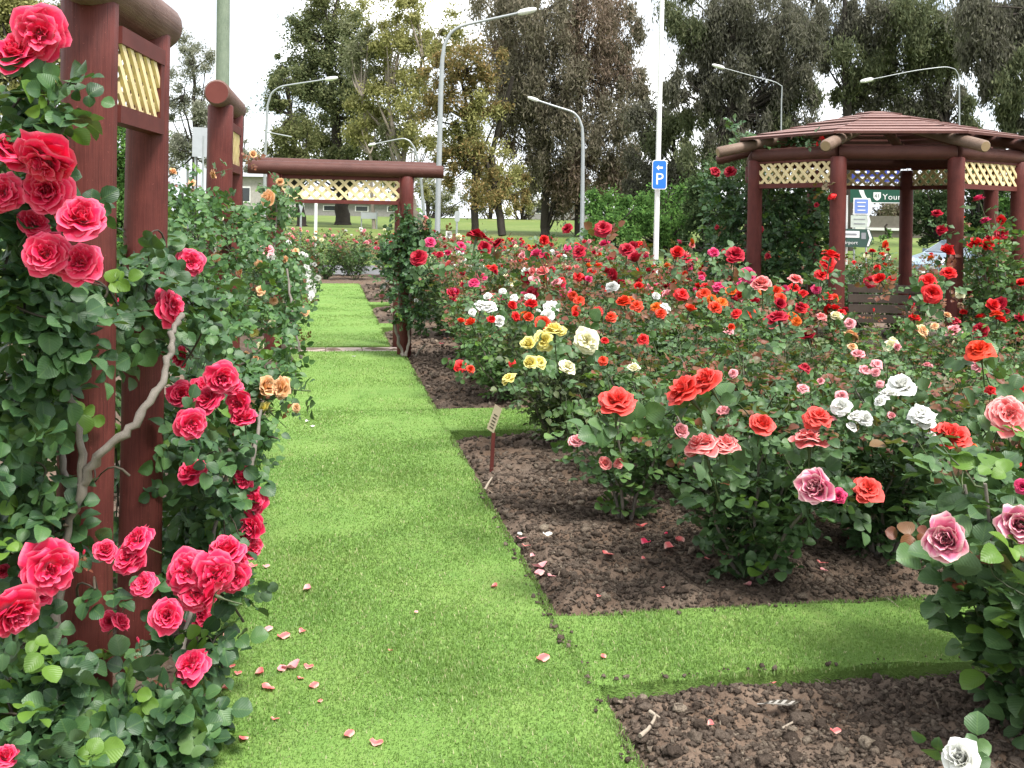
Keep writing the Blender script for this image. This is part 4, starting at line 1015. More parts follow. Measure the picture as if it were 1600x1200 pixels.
def crown_leaves(mb, rng, C, rad, n, ll, lw, droop, nsub, mat=0):
    """leaf-sized faces in small sprays inside an ellipsoid"""
    t = rng.normal(0, 1, (nsub, 3)); t = t/np.linalg.norm(t, axis=1)[:, None]*rng.uniform(.15, 1, nsub)[:, None]**.5
    sc = C + t*rad; k = rng.integers(0, nsub, n); sr = (rng.uniform(.12, .34, nsub)[k])*rng.uniform(.4, 1.3, n)
    off = rng.normal(0, 1, (n, 3))*(sr[:, None]*rad.mean()*np.array([.75, .75, .75]))
    if droop > .5: off[:, 2] -= np.abs(rng.normal(0, .28*rad.mean(), n))
    P = sc[k] + off
    D = unit(rng.normal(0, 1, (n, 3))*(1-.6*droop) + np.array([0, 0, -1.3*droop])); N = unit(rng.normal(0, 1, (n, 3)) + np.array([0, 0, .4]))
    X = unit(np.cross(D, N)); l = ll*rng.uniform(.6, 1.4, n)[:, None]; w_ = lw*rng.uniform(.6, 1.4, n)[:, None]
    V = np.stack([P-D*l/2, P-X*w_/2, P+D*l/2, P+X*w_/2], 1).reshape(-1, 3)
    mb.add(V, np.arange(4*n).reshape(-1, 4), mat, smooth=False)
    return sc
def tree(label, d, trunk, blobs, leaf, dens=1.0, ll=8, lw=3.0, droop=.5, bark='bark', group='trees beyond the rose garden', cat='tree', name='tree', limbs=True, seed=0):
    """trunk: list of polylines of (x, y, width) in photo pixels at depth d; blobs: x, y, rx, ry[, depth offset]"""
    rng = np.random.default_rng(int(trunk[0][0][0])+seed); px = d/1600
    x0, y0, _ = trunk[0][0]; b = dep(x0, y0, d); g = terr(b[0], b[1]); b = np.array([b[0], b[1], g])
    root = thing(name, label, cat, b, group)
    tb = MB()
    def P(x, y, dz=0): return dep(x, y, d+dz)
    for ti, line in enumerate(trunk):
        pts = [P(x, y, 1.2*ti*math.sin(i*1.3)*.4) for i, (x, y, w_) in enumerate(line)]
        if ti == 0: pts[0] = b - np.array([0, 0, .15])
        rad = [w_*px/2 for _, _, w_ in line]
        if ti == 0 and len(pts) > 1:
            pts.insert(1, pts[0]*.9+pts[1]*.1); rad.insert(1, rad[0]*1.02); rad[0] *= 1.35
        t = np.linspace(0, len(pts)-1, len(pts)*4); pts = np.array(pts)
        Q = np.stack([np.interp(t, np.arange(len(pts)), pts[:, i]) for i in range(3)], -1); w_ = np.interp(t, np.arange(len(pts)), rad)
        Q[2:] += rng.normal(0, .12*px*8, (len(Q)-2, 3))*np.array([1, 1, 0])
        tb.tube(Q, w_, 9)
    main = np.array([(x, y) for l in trunk for x, y, w_ in l])
    fo = MB()
    for bl in blobs:
        bx, by, rx, ry = bl[:4]; dz = (bl[4] if len(bl) > 4 else rng.uniform(-.6, .6))*rx*px*1.2
        C = P(bx, by, dz); rad = np.array([rx*px, rx*px, ry*px])
        n = int(dens*rx*ry*PI*.66); ns = max(5, int(rx*ry/135))
        sc = crown_leaves(fo, rng, C, rad*1.06, n, ll*.85*px, lw*.8*px, droop, ns, int(rng.uniform() < .34))
        if limbs:
            q = main[np.argmin(np.hypot(main[:, 0]-bx, (main[:, 1]-by-ry*.8)*.7))]; s0 = P(q[0], q[1])
            for tgt in list(sc[rng.permutation(len(sc))[:5]]) + [C]:
                t = np.linspace(0, 1, 7)[:, None]; m_ = (s0+tgt)/2 + rng.normal(0, .15, 3)*rx*px + np.array([0, 0, -.1*ry*px])
                tb.tube((1-t)**2*s0+2*t*(1-t)*m_+t*t*tgt, np.linspace(max(2.2, rx*.085), .8, 7)*px/2*1.3, 5)
    part(root, 'trunk', tb, [M[bark]]); part(root, 'crown', fo, [TL[leaf], TL[ALT.get(leaf, leaf)]])
    return root
tree('bright yellow green tree at the far left behind the climbing red rose', 30, [[(50,420,16),(40,250,14),(20,120,9)]], [(20,15,60,46),(70,70,42,50),(10,110,60,50),(60,150,50,50),(15,200,60,60),(90,40,30,40),(80,220,40,50)], 'gum', 1.3, 8, 5, .25, seed=1)
tree('thin sparse grey green tree behind the nearest log frame', 48, [[(303,372,9),(305,200,8),(302,110,4),(300,70,2)],[(304,240,4),(284,150,2)],[(304,220,4),(325,130,2)]], [(300,92,32,36),(288,135,34,40),(322,150,26,50),(290,200,34,44),(322,215,22,40),(275,245,30,30)], 'gry', .9, 6, 2.4, .3, seed=2)
tree('wispy bare topped tree showing just right of the second log frame', 60, [[(376,372,6),(376,250,5),(378,170,2)]], [(378,190,20,26),(368,225,20,24),(388,240,16,20)], 'gry', .35, 6, 2, .3, seed=3)
tree('big dense grey green tree with a thick trunk behind the arch', 72, [[(535,368,24),(534,300,19),(522,180,14),(515,60,6)]], [(520,10,46,60),(490,70,46,56),(545,70,50,50),(455,120,36,40),(500,140,50,44),(550,150,52,52),(520,205,56,48),(570,215,50,44),(560,262,50,28),(500,255,44,28),(470,55,16,24)], 'cyp', 1.3, 6, 3.2, .2, seed=4)
tree('rounded grey green tree left of the thick trunk, behind the short street light', 66, [[(471,368,15),(466,300,11),(455,180,7)]], [(452,150,34,40),(436,190,26,40),(460,215,40,42),(435,240,26,34),(478,262,34,26),(450,105,18,30),(440,268,28,18)], 'cyp', 1.2, 6, 3, .2, seed=5)
tree('far pale low tree at the left horizon', 90, [[(400,352,6),(402,280,4)]], [(400,245,30,18),(385,262,26,20),(420,262,26,22)], 'gry', .9, 5, 2.5, .2, seed=6)
tree('light yellow green gum with pale leaning limbs', 62, [[(655,366,15),(640,300,11),(616,220,8),(606,150,5)],[(628,270,8),(640,190,6),(660,90,4)],[(585,368,6),(578,240,5),(566,150,3)]], [(596,40,44,44),(560,100,40,40),(618,100,50,46),(590,160,46,40),(640,170,46,50),(655,40,46,46),(610,225,52,36),(560,200,30,40),(660,235,30,40),(690,60,30,50),(640,285,46,26),(560,60,30,34)], 'gum', .85, 7, 3, .35, 'bark_pale', seed=7)
tree('orange tinged tree with dark slanting limbs behind the tall street light', 50, [[(742,368,12),(743,250,11),(738,150,6)],[(785,368,13),(776,300,12),(768,240,9),(800,120,6)],[(774,290,8),(735,190,6),(720,120,4)]], [(690,108,42,38),(735,95,48,36),(765,140,36,44),(705,160,48,40),(750,190,44,44),(700,215,42,44),(735,245,46,36),(790,265,34,46),(760,300,40,34),(690,265,26,34),(815,300,26,30)], 'org', .8, 7, 3, .35, seed=8)
tree('tall brownish grey tree in the middle with two straight dark trunks', 57, [[(852,368,13),(852,250,11),(846,130,8),(850,20,5)],[(905,372,15),(904,250,13),(903,120,9),(904,-20,5)]], [(780,20,46,50),(845,25,56,56),(920,25,60,56),(975,45,36,50),(800,85,46,44),(860,110,60,50),(930,110,60,56),(985,130,30,46),(830,180,50,50),(890,190,56,50),(955,200,48,50),(845,245,46,44),(915,262,56,40),(975,270,36,46),(870,290,40,30),(800,170,30,60)], 'oak', 1.25, 9, 2.6, .7, seed=9)
tree('distant soft green tree closing the gap behind the arch post', 96, [[(668,350,5),(668,290,4)]], [(655,290,34,30),(690,300,34,28),(640,315,30,20),(715,318,30,18)], 'gum', 1.1, 5, 2.6, .2, seed=31)
tree('distant soft green tree behind the slanting orange tinged tree', 98, [[(765,350,5),(765,290,4)]], [(750,285,36,34),(790,295,36,30),(770,318,40,16)], 'cyp', 1.1, 5, 2.6, .2, seed=32)
tree('distant soft green tree behind the twin dark trunks', 99, [[(880,350,5),(880,290,4)]], [(840,285,34,28),(880,290,40,26),(925,290,36,26),(955,305,30,24)], 'cyp', 1.1, 5, 2.6, .2, seed=33)
tree('distant greyish tree seen past the green direction sign through the gazebo', 94, [[(1388,352,5),(1388,310,4)]], [(1360,318,36,34),(1400,310,40,40),(1435,322,30,30)], 'oak', 1.3, 5, 2.6, .2, seed=34)
tree('distant soft green tree left of the bright green shrubs', 97, [[(815,350,5),(815,300,4)]], [(800,312,30,22),(830,318,30,18)], 'gum', 1.2, 5, 2.6, .2, seed=35)
tree('low dark bushy tree behind the blue parking sign', 50, [[(1062,372,10),(1060,270,8),(1050,200,5)]], [(1012,178,26,34),(1022,205,34,36),(1005,262,32,44),(1060,215,38,36),(1090,265,38,44),(1050,290,48,40),(1030,320,40,30),(1095,315,36,30),(985,315,22,30)], 'drk', 1.5, 8, 3, .6, seed=10)
tree('very dark drooping tree left of the gazebo roof', 46, [[(1143,380,17),(1143,180,15),(1142,60,11),(1140,-30,7)]], [(1075,25,40,46),(1130,20,54,50),(1200,25,54,50),(1255,30,40,46),(1085,85,38,40),(1062,120,22,40),(1145,95,50,46),(1210,100,50,50),(1262,110,30,46),(1240,165,40,40),(1190,165,46,40),(1130,150,28,30),(1090,140,22,30),(1098,188,36,34),(1150,205,40,32),(1118,238,46,30),(1250,215,36,30),(1190,225,40,30)], 'drk', 1.5, 10, 2.6, .8, seed=11)
tree('dark tree behind the gazebo roof with two trunks', 50, [[(1324,400,16),(1324,150,14),(1320,60,10),(1318,-20,6)],[(1478,400,12),(1478,200,11),(1482,110,8),(1470,20,5)]], [(1310,30,36,50),(1365,25,56,50),(1430,25,56,50),(1480,55,36,50),(1345,85,46,36),(1410,90,56,46),(1470,120,40,46),(1300,90,20,36),(1375,140,56,36),(1440,160,46,34),(1330,150,30,24),(1500,180,26,30)], 'drk', 1.5, 9, 2.8, .75, seed=12)
tree('dark drooping tree at the right edge of the picture', 40, [[(1665,420,22),(1660,200,20),(1650,20,14)]], [(1525,20,46,46),(1580,20,50,50),(1620,60,50,60),(1560,75,44,46),(1520,75,24,44),(1595,115,44,44),(1548,118,24,34),(1600,165,36,36),(1640,220,40,50),(1575,165,16,40)], 'drk', 1.45, 11, 3, .85, seed=13)
sh = [('pale green shrub glimpsed between the two posts of the nearest log frame', 20, (175,520), [(190,235,44,60),(150,300,50,60),(200,360,50,70),(140,400,60,60),(225,300,30,50),(90,330,50,70)], 'shr'),
      ('bright green shrub right of the slim street light pole', 37, (960,385), [(955,325,40,32),(930,345,30,26),(985,340,34,34),(950,365,46,22)], 'shr'),
      ('rounded bright green shrub at the foot of the parking sign', 39, (1040,388), [(1035,330,48,34),(1060,355,46,28),(1010,362,40,22),(1080,330,30,36)], 'shr'),
      ('dark shrub between the parking sign and the gazebo', 36, (1100,392), [(1100,330,34,46),(1115,300,34,44),(1128,355,28,40),(1090,372,40,22),(1140,270,24,40)], 'dsh'),
      ('dark shrub seen through the right half of the gazebo', 36, (1470,405), [(1455,320,34,44),(1480,352,40,40),(1440,350,16,36),(1465,290,30,36)], 'dsh'),
      ('deep green shrub behind the right posts of the gazebo', 34, (1535,408), [(1530,320,44,50),(1560,360,40,40),(1510,362,40,40),(1540,285,40,36)], 'dsh'),
      ('leafy shrub at the right edge of the picture behind the gazebo', 32, (1600,410), [(1600,300,30,46),(1610,350,40,50),(1580,380,36,30),(1620,260,30,40)], 'shr'),
      ('dark shrub seen through the left part of the gazebo', 34, (1235,405), [(1200,330,44,50),(1250,330,44,50),(1280,360,34,46),(1220,375,60,34)], 'dsh'),
      ('small bright green clipped bush beyond the road, seen through the gazebo', 58, (1385,380), [(1385,367,9,9),(1386,374,9,6)], 'shr')]
for k, (lab, d, (bx, by), bl, lf) in enumerate(sh):
    tree(lab, d, [[(bx, by, 5), (bx+1, by-30, 3)]], bl, lf, 1.7, 7, 4, .2, group='shrubs beyond the rose garden', cat='shrub', name='shrub', seed=20+k)

# ------------------------------------------------------------------ street lights, poles
def street_light(label, pts, d, wpx, head, arm=None, extra=None):
    """pts: pole and arm as photo pixels from the ground up; the last point carries the lamp head"""
    px = d/1600; b = dep(*pts[0], d); b = np.array([b[0], b[1], terr(b[0], b[1])])
    r = thing('street_light', label, 'street light', b, 'street lights along the road')
    P = [dep(x, y, d) for x, y in pts]; P[0] = b - np.array([0, 0, .1]); P = np.array(P)
    k = arm if arm else len(pts)-2
    t = np.linspace(0, k, 4*k+1); Q = np.stack([np.interp(t, np.arange(len(P)), P[:, i]) for i in range(3)], -1)
    part(r, 'pole', MB().tube(Q, np.linspace(wpx*px/2*1.12, wpx*px/2*.62, len(Q)), 10), [M['galv']])
    A = P[k:]; n = len(A)
    tt = np.linspace(0, n-1, 6*(n-1)+1); Q = np.stack([np.interp(tt, np.arange(n), A[:, i]) for i in range(3)], -1)
    for _ in range(3): Q[1:-1] = (Q[:-2]+2*Q[1:-1]+Q[2:])/4
    part(r, 'arm', MB().tube(Q, np.linspace(wpx*px/2*.62, wpx*px/2*.42, len(Q)), 8), [M['galv']])
    e = unit(A[-1]-A[-2]); s_ = unit(np.cross(e, [0, 0, 1])); u = np.cross(s_, e); L, W, H = [v*px for v in head]
    hb = MB(); V = []
    for q, f in enumerate((0, .15, .5, .85, 1)):
        wq = W*(.45, .8, 1, .8, .35)[q]; hq = H*(.5, .9, 1, .8, .4)[q]
        for a in range(10):
            an = 2*PI*a/10; V.append(A[-1]-e*L*.1+e*L*f + s_*wq/2*math.cos(an) + u*(hq/2*math.sin(an)))
    i = np.arange(4)[:, None]*10; j = np.arange(10)[None]; k2 = (j+1) % 10
    hb.add(V, np.stack([i+j, i+10+j, i+10+k2, i+k2], -1).reshape(-1, 4)); hb.add(V[:10], [tuple(range(10))]); hb.add(V[-10:], [tuple(range(10))[::-1]])
    part(r, 'lamp_head', hb, [M['white_paint']])
    if extra:
        for p, q in extra: part(r, 'arm', MB().tube([dep(*p, d), dep(*q, d)], 1.1*px, 6), [M['galv']])
    return r
street_light('tallest street light, its long arm reaching right over the garden', [(683,400),(683.5,360),(689,140),(691,95),(694,72),(703,52),(718,41),(762,31),(812,20)], 34, 9, (30,13,10), 4)
street_light('short street light left of the big grey green tree', [(413,380),(414,250),(418,165),(424,145),(438,135),(470,130),(510,124)], 52, 5.5, (20,8,7), 2, [((415,206),(456,214))])
street_light('street light with a hooked arm bending left behind the arch beam', [(663,390),(662,330),(656,262),(648,232),(640,220),(630,216),(605,221),(586,225)], 58, 5, (12,6,5), 3)
street_light('slim street light with its arm bending left beside the twin dark trunks', [(909,392),(910,330),(911,230),(910,200),(905,185),(896,175),(870,167),(840,157)], 36, 7, (18,8,6), 3)
street_light('street light whose pole stands just left of the gazebo roof', [(1219,420),(1220,250),(1221,160),(1222,135),(1212,128),(1180,120),(1130,106)], 44, 2.6, (20,7,6), 3)
street_light('street light with a curved arm above the gazebo roof', [(1500,420),(1499,250),(1499,140),(1498,118),(1493,108),(1478,104),(1430,110),(1362,124)], 38, 2.8, (20,8,7), 3)
street_light('distant street light glimpsed between the two log frames', [(294,380),(293,240),(292,222),(284,212),(270,206)], 50, 4, (8,4,4), 2, [((262,190),(309,185))])
def pole(name, label, cat, x, yb, yt, d, wpx, mat, xt=None):
    px = d/1600; b = dep(x, yb, d); g = terr(b[0], b[1]); t = dep(xt or x, yt, d); b = np.array([b[0], b[1], g])
    r = thing(name, label, cat, b)
    part(r, 'shaft', MB().tube([b-[0, 0, .1], b*.5+t*.5, t], [wpx*px*.54, wpx*px*.5, wpx*px*.46], 14), [M[mat]])
    return r, b, px
pole('power_pole', 'tall greenish wooden power pole rising behind the second log frame', 'power pole', 346, 400, -120, 24, 21, 'pole_green', 350)
pole('light_mast', 'thin white mast just left of the greenish power pole', 'mast', 336.5, 390, 76, 40, 3, 'white_paint', 338)
r, b, px = pole('parking_sign_pole', 'tall white pole carrying the blue parking sign', 'sign pole', 1024, 420, -60, 29, 7.8, 'white_paint', 1036)
def text_part(root, name, s, o, ex, ey, size, mat, align='LEFT', spacing=1.0):
    cu = bpy.data.curves.new('lettering', 'FONT'); cu.body = s; cu.size = size; cu.align_x = align; cu.align_y = 'CENTER'; cu.extrude = .002; cu.space_character = spacing; cu.resolution_u = 3
    to = bpy.data.objects.new('lettering', cu); COL.objects.link(to); bpy.context.view_layer.update()
    me = bpy.data.meshes.new_from_object(to.evaluated_get(bpy.context.evaluated_depsgraph_get())); bpy.data.objects.remove(to)
    V = np.array([v.co[:] for v in me.vertices]); ez = np.cross(ex, ey)
    W = np.asarray(o) + V[:, :1]*ex + V[:, 1:2]*ey + V[:, 2:3]*ez - base(root)
    for v, w_ in zip(me.vertices, W): v.co = w_
    me.materials.clear(); me.materials.append(mat); me.name = name
    ob = bpy.data.objects.new(name, me); link(ob, root); return ob
def rrect(w_, h, r, n=4):
    P = []
    for cx, cy, a0 in ((w_/2-r, h/2-r, 0), (-w_/2+r, h/2-r, 90), (-w_/2+r, -h/2+r, 180), (w_/2-r, -h/2+r, 270)):
        for k in range(n+1):
            a = math.radians(a0+90*k/n); P.append((cx+r*math.cos(a), cy+r*math.sin(a)))
    return P
M['blue'] = plain('sign_blue', (.02, .17, .66), .4, var=.05); M['white_sign'] = plain('sign_white', (.8, .8, .8), .4, var=.04)
M['green_sign'] = plain('sign_green', (.005, .07, .04), .4, var=.06); M['pale_blue'] = plain('faded_sign_blue', (.16, .26, .62), .5, var=.06); M['royal'] = plain('sign_royal_blue', (.03, .05, .30), .4, var=.05)
M['dim_green'] = plain('faded_sign_green', (.03, .075, .06), .5, var=.08); M['pale_sign'] = plain('pale_green_sign', (.50, .56, .50), .5, var=.08); M['grey_text'] = plain('grey_sign_text', (.24, .25, .27), .5)
# facing basis of a sign at a pixel
def facing(P, turn=0.0):
    f = np.array([CAM[0]-P[0], CAM[1]-P[1], 0]); f = unit(f); c, s_ = math.cos(turn), math.sin(turn)
    n = np.array([f[0]*c-f[1]*s_, f[0]*s_+f[1]*c, 0]); ex = np.cross([0, 0, 1.0], n); return ex, np.array([0, 0, 1.0]), n
C = dep(1030.5, 273, 28.84); ex, ey, n = facing(C); px = 28.84/1600
ps = thing('parking_sign', 'blue parking sign with a white P and a left arrow', 'parking sign', C)
part(ps, 'panel', MB().prism(rrect(23*px, 46*px, 4*px), C, ex, ey, n, .012), [M['white_sign']])
part(ps, 'face', MB().prism(rrect(20.5*px, 43.5*px, 3.4*px), C+n*.0125, ex, ey, n, .004), [M['blue']])
part(ps, 'arrow', MB().prism([(-5.0*px, 0), (-1*px, 4.4*px), (-1*px, 1.6*px), (5*px, 1.6*px), (5*px, -1.6*px), (-1*px, -1.6*px), (-1*px, -4.4*px)], C+n*.017+ey*11*px, ex, ey, n, .003), [M['white_sign']])
pt = text_part(ps, 'lettering', 'P', C+n*.018-ey*7.5*px, ex, ey, 26*px, M['white_sign'], 'CENTER')

# direction sign seen through the gazebo
D0 = 27.0; px = D0/1600; C0 = dep(1345, 400, D0); g0 = terr(C0[0], C0[1])
ds = thing('direction_sign', 'stack of green, blue and white direction signs seen through the gazebo', 'road sign', (C0[0], C0[1], g0))
ex, ey, n = facing(dep(1375, 320, D0))
SP0 = dep(1375, 320, D0)
def S_(x, y):                                            # point of the sign plane seen at a photo pixel
    r_ = ray(x, y+5); return CAM + r_*(np.dot(SP0-CAM, n)/np.dot(r_, n))
for x in (1323, 1418):
    a = S_(x, 400); t = S_(x+.5, 300 if x < 1400 else 288); part(ds, 'post', MB().tube([np.array([a[0], a[1], g0-.1])-n*.06, t-n*.06], 1.6*px, 8), [M['white_paint']])
def plate(x0, x1, y0, y1, mat, off=0.0, arrow=0, name='sign_panel', border=None):
    c = S_((x0+x1)/2, (y0+y1)/2)+n*off; w_, h = (x1-x0)*px, (y1-y0)*px
    if arrow > 0: o = [(-w_/2, -h/2), (w_/2-arrow*px, -h/2), (w_/2, 0), (w_/2-arrow*px, h/2), (-w_/2, h/2)]
    elif arrow < 0: o = [(-w_/2-arrow*px, -h/2), (w_/2, -h/2), (w_/2, h/2), (-w_/2-arrow*px, h/2), (-w_/2, 0)]
    else: o = rrect(w_, h, 1.2*px)
    p = part(ds, name, MB().prism(o, c, ex, ey, n, .02), [M[mat]]); return p, c, w_, h
p, c, w_, h = plate(1331, 1424, 290.5, 312, 'green_sign', .0)
part(p, 'border', MB().prism([(-w_/2+6*px, -1.0*px), (w_/2, -1.0*px), (w_/2, .0), (-w_/2+6*px, .0)], c-ey*h*.47+n*.022, ex, ey, n, .004), [M['white_sign']])
part(p, 'arrow', MB().prism([(-1.2*px, 9*px), (6*px, 9*px), (8*px, 2*px), (12*px, -5*px), (20*px, -12*px), (10*px, -12*px), (5*px, -5*px), (1.5*px, 2*px)], S_(1343, 301)+n*.022, ex, ey, n, .004), [M['white_sign']])
sp = part(p, 'route_shield', MB().prism([(-5.5*px, 6*px), (5.5*px, 6*px), (5.5*px, -2*px), (3*px, -5.5*px), (0, -7*px), (-3*px, -5.5*px), (-5.5*px, -2*px)], S_(1370.5, 301.5)+n*.022, ex, ey, n, .004), [M['white_sign']])
text_part(p, 'lettering', '41', S_(1370.5, 301.3)+n*.030, ex, ey, 8*px, M['green_sign'], 'CENTER')
text_part(p, 'lettering', 'Young', S_(1379, 303)+n*.026, ex, ey, 12.5*px, M['white_sign'], 'LEFT', 1.08)
p, c, w_, h = plate(1334, 1363, 304.5, 330.5, 'white_sign', .03, 4)
part(p, 'face', MB().prism(rrect(20*px, 22*px, 1.5*px), S_(1346, 317.5)+n*.052, ex, ey, n, .004), [M['pale_blue']])
for q, y in enumerate((311.5, 317.5, 323.5)): part(p, 'text_line', MB().box(S_(1346, y)+n*.0585, ((13 - 2*q % 3)*px, 1.6*px, .004), np.stack([ex, ey, n], 1)), [M['white_sign']])
p, c, w_, h = plate(1330, 1360, 331.5, 350.5, 'pale_sign', .03, 3)
part(p, 'arrow', MB().prism([(-1.6*px, -8*px), (1.4*px, -8*px), (2.4*px, 0), (1.4*px, 8*px), (-1.6*px, 8*px), (-.4*px, 0)], S_(1356.5, 341)+n*.052, ex, ey, n, .004), [M['white_sign']])
for y in (337.5, 344.5): part(p, 'text_line', MB().box(S_(1343, y)+n*.0535, (17*px, 1.5*px, .004), np.stack([ex, ey, n], 1)), [M['grey_text']])
p, c, w_, h = plate(1296, 1363, 352.5, 381, 'dim_green', .06, 6)
part(p, 'border', MB().prism([(-2.2*px, -13*px), (.6*px, -13*px), (5.2*px, 0), (.6*px, 13*px), (-2.2*px, 13*px), (1.6*px, 0)], S_(1357, 366.8)+n*.082, ex, ey, n, .004), [M['white_sign']])
p2 = part(p, 'patch', MB().prism(rrect(26*px, 10.5*px, .6*px), S_(1329.5, 361)+n*.082, ex, ey, n, .004), [M['white_sign']])
part(p, 'text_line', MB().box(S_(1329.5, 361)+n*.0885, (18*px, 3*px, .004), np.stack([ex, ey, n], 1)), [M['grey_text']])
part(p, 'emblem', MB().prism(rrect(7*px, 10*px, .6*px), S_(1349.5, 363.5)+n*.082, ex, ey, n, .004), [M['grey_text']])
text_part(p, 'lettering', 'the Airport', S_(1302, 373.5)+n*.084, ex, ey, 7.5*px, M['white_sign'], 'LEFT', 1.05)
# blue board behind the lattice
D1 = 31.0; px1 = D1/1600; C1 = dep(1368, 272, D1); ex1, ey1, n1 = facing(C1); g1 = terr(C1[0], C1[1])
bb = thing('blue_road_sign', 'royal blue road sign with white lettering behind the gazebo lattice', 'road sign', (C1[0], C1[1], g1))
part(bb, 'panel', MB().prism(rrect(70*px1, 24*px1, 1.5*px1), C1, ex1, ey1, n1, .02), [M['royal']])
for dx, dy, wl in ((-22, 3, 18), (2, 5, 16), (24, 3, 14), (-12, -6, 22), (18, -6, 18)):
    part(bb, 'text_line', MB().box(C1+ex1*dx*px1+ey1*dy*px1+n1*.025, (wl*px1, 3.4*px1, .006), np.stack([ex1, ey1, n1], 1)), [M['white_sign']])
for dx in (-30, -12): part(bb, 'post', MB().tube([np.array([(C1+ex1*dx*px1)[0], (C1+ex1*dx*px1)[1], g1-.1])-n1*.05, C1+ex1*dx*px1+ey1*10*px1-n1*.05], 1.5*px1, 8), [M['galv']])

# small signs and posts on the far grass
def small_sign(name, label, x, y, d, outline, mat, posts, cat='sign', hollow=None):
    px = d/1600; c = dep(x, y, d); g = terr(c[0], c[1]); r = thing(name, label, cat, (c[0], c[1], g)); ex, ey, n = facing(c)
    if outline: part(r, 'plate', MB().prism([(a*px, b*px) for a, b in outline], c, ex, ey, n, .02), [M[mat]])
    for q, top, wd in posts:
        t = dep(x+q, y+top, d)-n*.04; part(r, 'post', MB().tube([np.array([t[0], t[1], g-.1]), t], wd*px/2, 8), [M['galv' if mat != 'white_paint' else 'white_paint']])
    return r
small_sign('give_way_sign', 'back of a small downward triangle sign beneath the arch lattice', 470.5, 322, 42, [(-6, 9), (6, 9), (0, -11)], 'sign_back', [(0, -6, 3.2)])
small_sign('marker_post', 'plain white post standing on the grass beneath the arch', 494, 330, 40, None, 'white_paint', [(0, -26, 5)], 'post')
small_sign('notice_board', 'small white framed notice board on two legs on the far grass', 577, 337, 62, [(-12.5, 5), (12.5, 5), (12.5, -5), (-12.5, -5)], 'sign_back', [(-12, -6, 2), (12, -6, 2)])
small_sign('round_topped_sign', 'small grey sign back beside a thin trunk right of the tall street light', 714.5, 338, 48, rrect(8, 17, 3.5), 'sign_back', [(-.5, 0, 3.2)])
small_sign('tall_sign_back', 'grey metal back of a road sign between the two log frames', 312, 222, 40, rrect(22, 46, 1), 'sign_back', [(-6, -10, 3), (6, -10, 3)])
# buildings and a wall on the far side
def low_building(label, x0, x1, y0, y1, d, wall, roof, nwin=3, rh=8, name='low_building'):
    px = d/1600; a = dep(x0, y1, d); b_ = dep(x1, y1, d); g = min(terr(a[0], a[1]), terr(b_[0], b_[1]))-.1; zt = dep((x0+x1)/2, y0, d)[2]
    ex = unit(np.array([b_[0]-a[0], b_[1]-a[1], 0])); ny = np.array([-ex[1], ex[0], 0]); L = (x1-x0)*px; c = (a+b_)/2; dpt = 7.0
    r = thing(name, label, 'building', (c[0], c[1], g)); R3 = np.stack([ex, ny, [0, 0, 1]], 1)
    H = zt-rh*px-g; cc = np.array([c[0], c[1], g+H/2])+ny*dpt/2
    part(r, 'wall', MB().box(cc, (L, dpt, H), R3), [wall])
    part(r, 'roof', MB().prism([(-.4, 0), (dpt+.4, 0), (dpt/2, rh*px)], np.array([c[0], c[1], g+H+.003])-ex*(L/2+.3), ny, np.array([0, 0, 1.0]), ex, L+.6), [roof])
    for k in range(nwin):
        w_ = part(r, 'window', MB().box(np.array([c[0], c[1], g+H*.58])+ex*L*((k+.5)/nwin-.5)-ny*.012, (L/nwin*.42, .05, H*.38), R3), [M['white_paint']])
        part(w_, 'pane', MB().box(np.array([c[0], c[1], g+H*.58])+ex*L*((k+.5)/nwin-.5)-ny*.04, (L/nwin*.36, .02, H*.31), R3), [M['glass']])
M['glass'] = plain('dark_window_glass', (.03, .035, .04), .12, .6)
wa = plain('grey_block_wall', (.24, .23, .22), .85); wb = plain('cream_wall', (.36, .34, .31), .8); rf = plain('pale_metal_roof', (.42, .43, .44), .5); rg = plain('grey_roof', (.34, .35, .37), .6)
low_building('low grey building with a pale roof behind the arch lattice', 440, 640, 306, 346, 104, wa, rf, 4, 10)
low_building('long low building with a white roof far behind the middle trees', 826, 934, 306, 336, 112, wa, rf, 3, 12)
low_building('white building at the left edge of the arch', 330, 436, 268, 352, 84, wb, rg, 3, 8)
# wall seen through the gazebo
c = dep(1410, 385, 62); ex, ey, n = facing(c); g = terr(c[0], c[1])
bw = thing('garden_wall', 'low grey brown wall with a pale rail, far behind the gazebo', 'wall', (c[0], c[1], g-.3)); R3 = np.stack([ex, -n, [0, 0, 1]], 1); q = 62/1600
part(bw, 'wall_face', MB().box(np.array([c[0], c[1], g+.35]), (170*q, .3, 1.9), R3), [plain('brown_grey_wall', (.16, .14, .12), .9)])
part(bw, 'rail', MB().box(np.array([c[0], c[1], g+.5])+n*.2, (150*q, .08, .16), R3), [M['white_paint']])

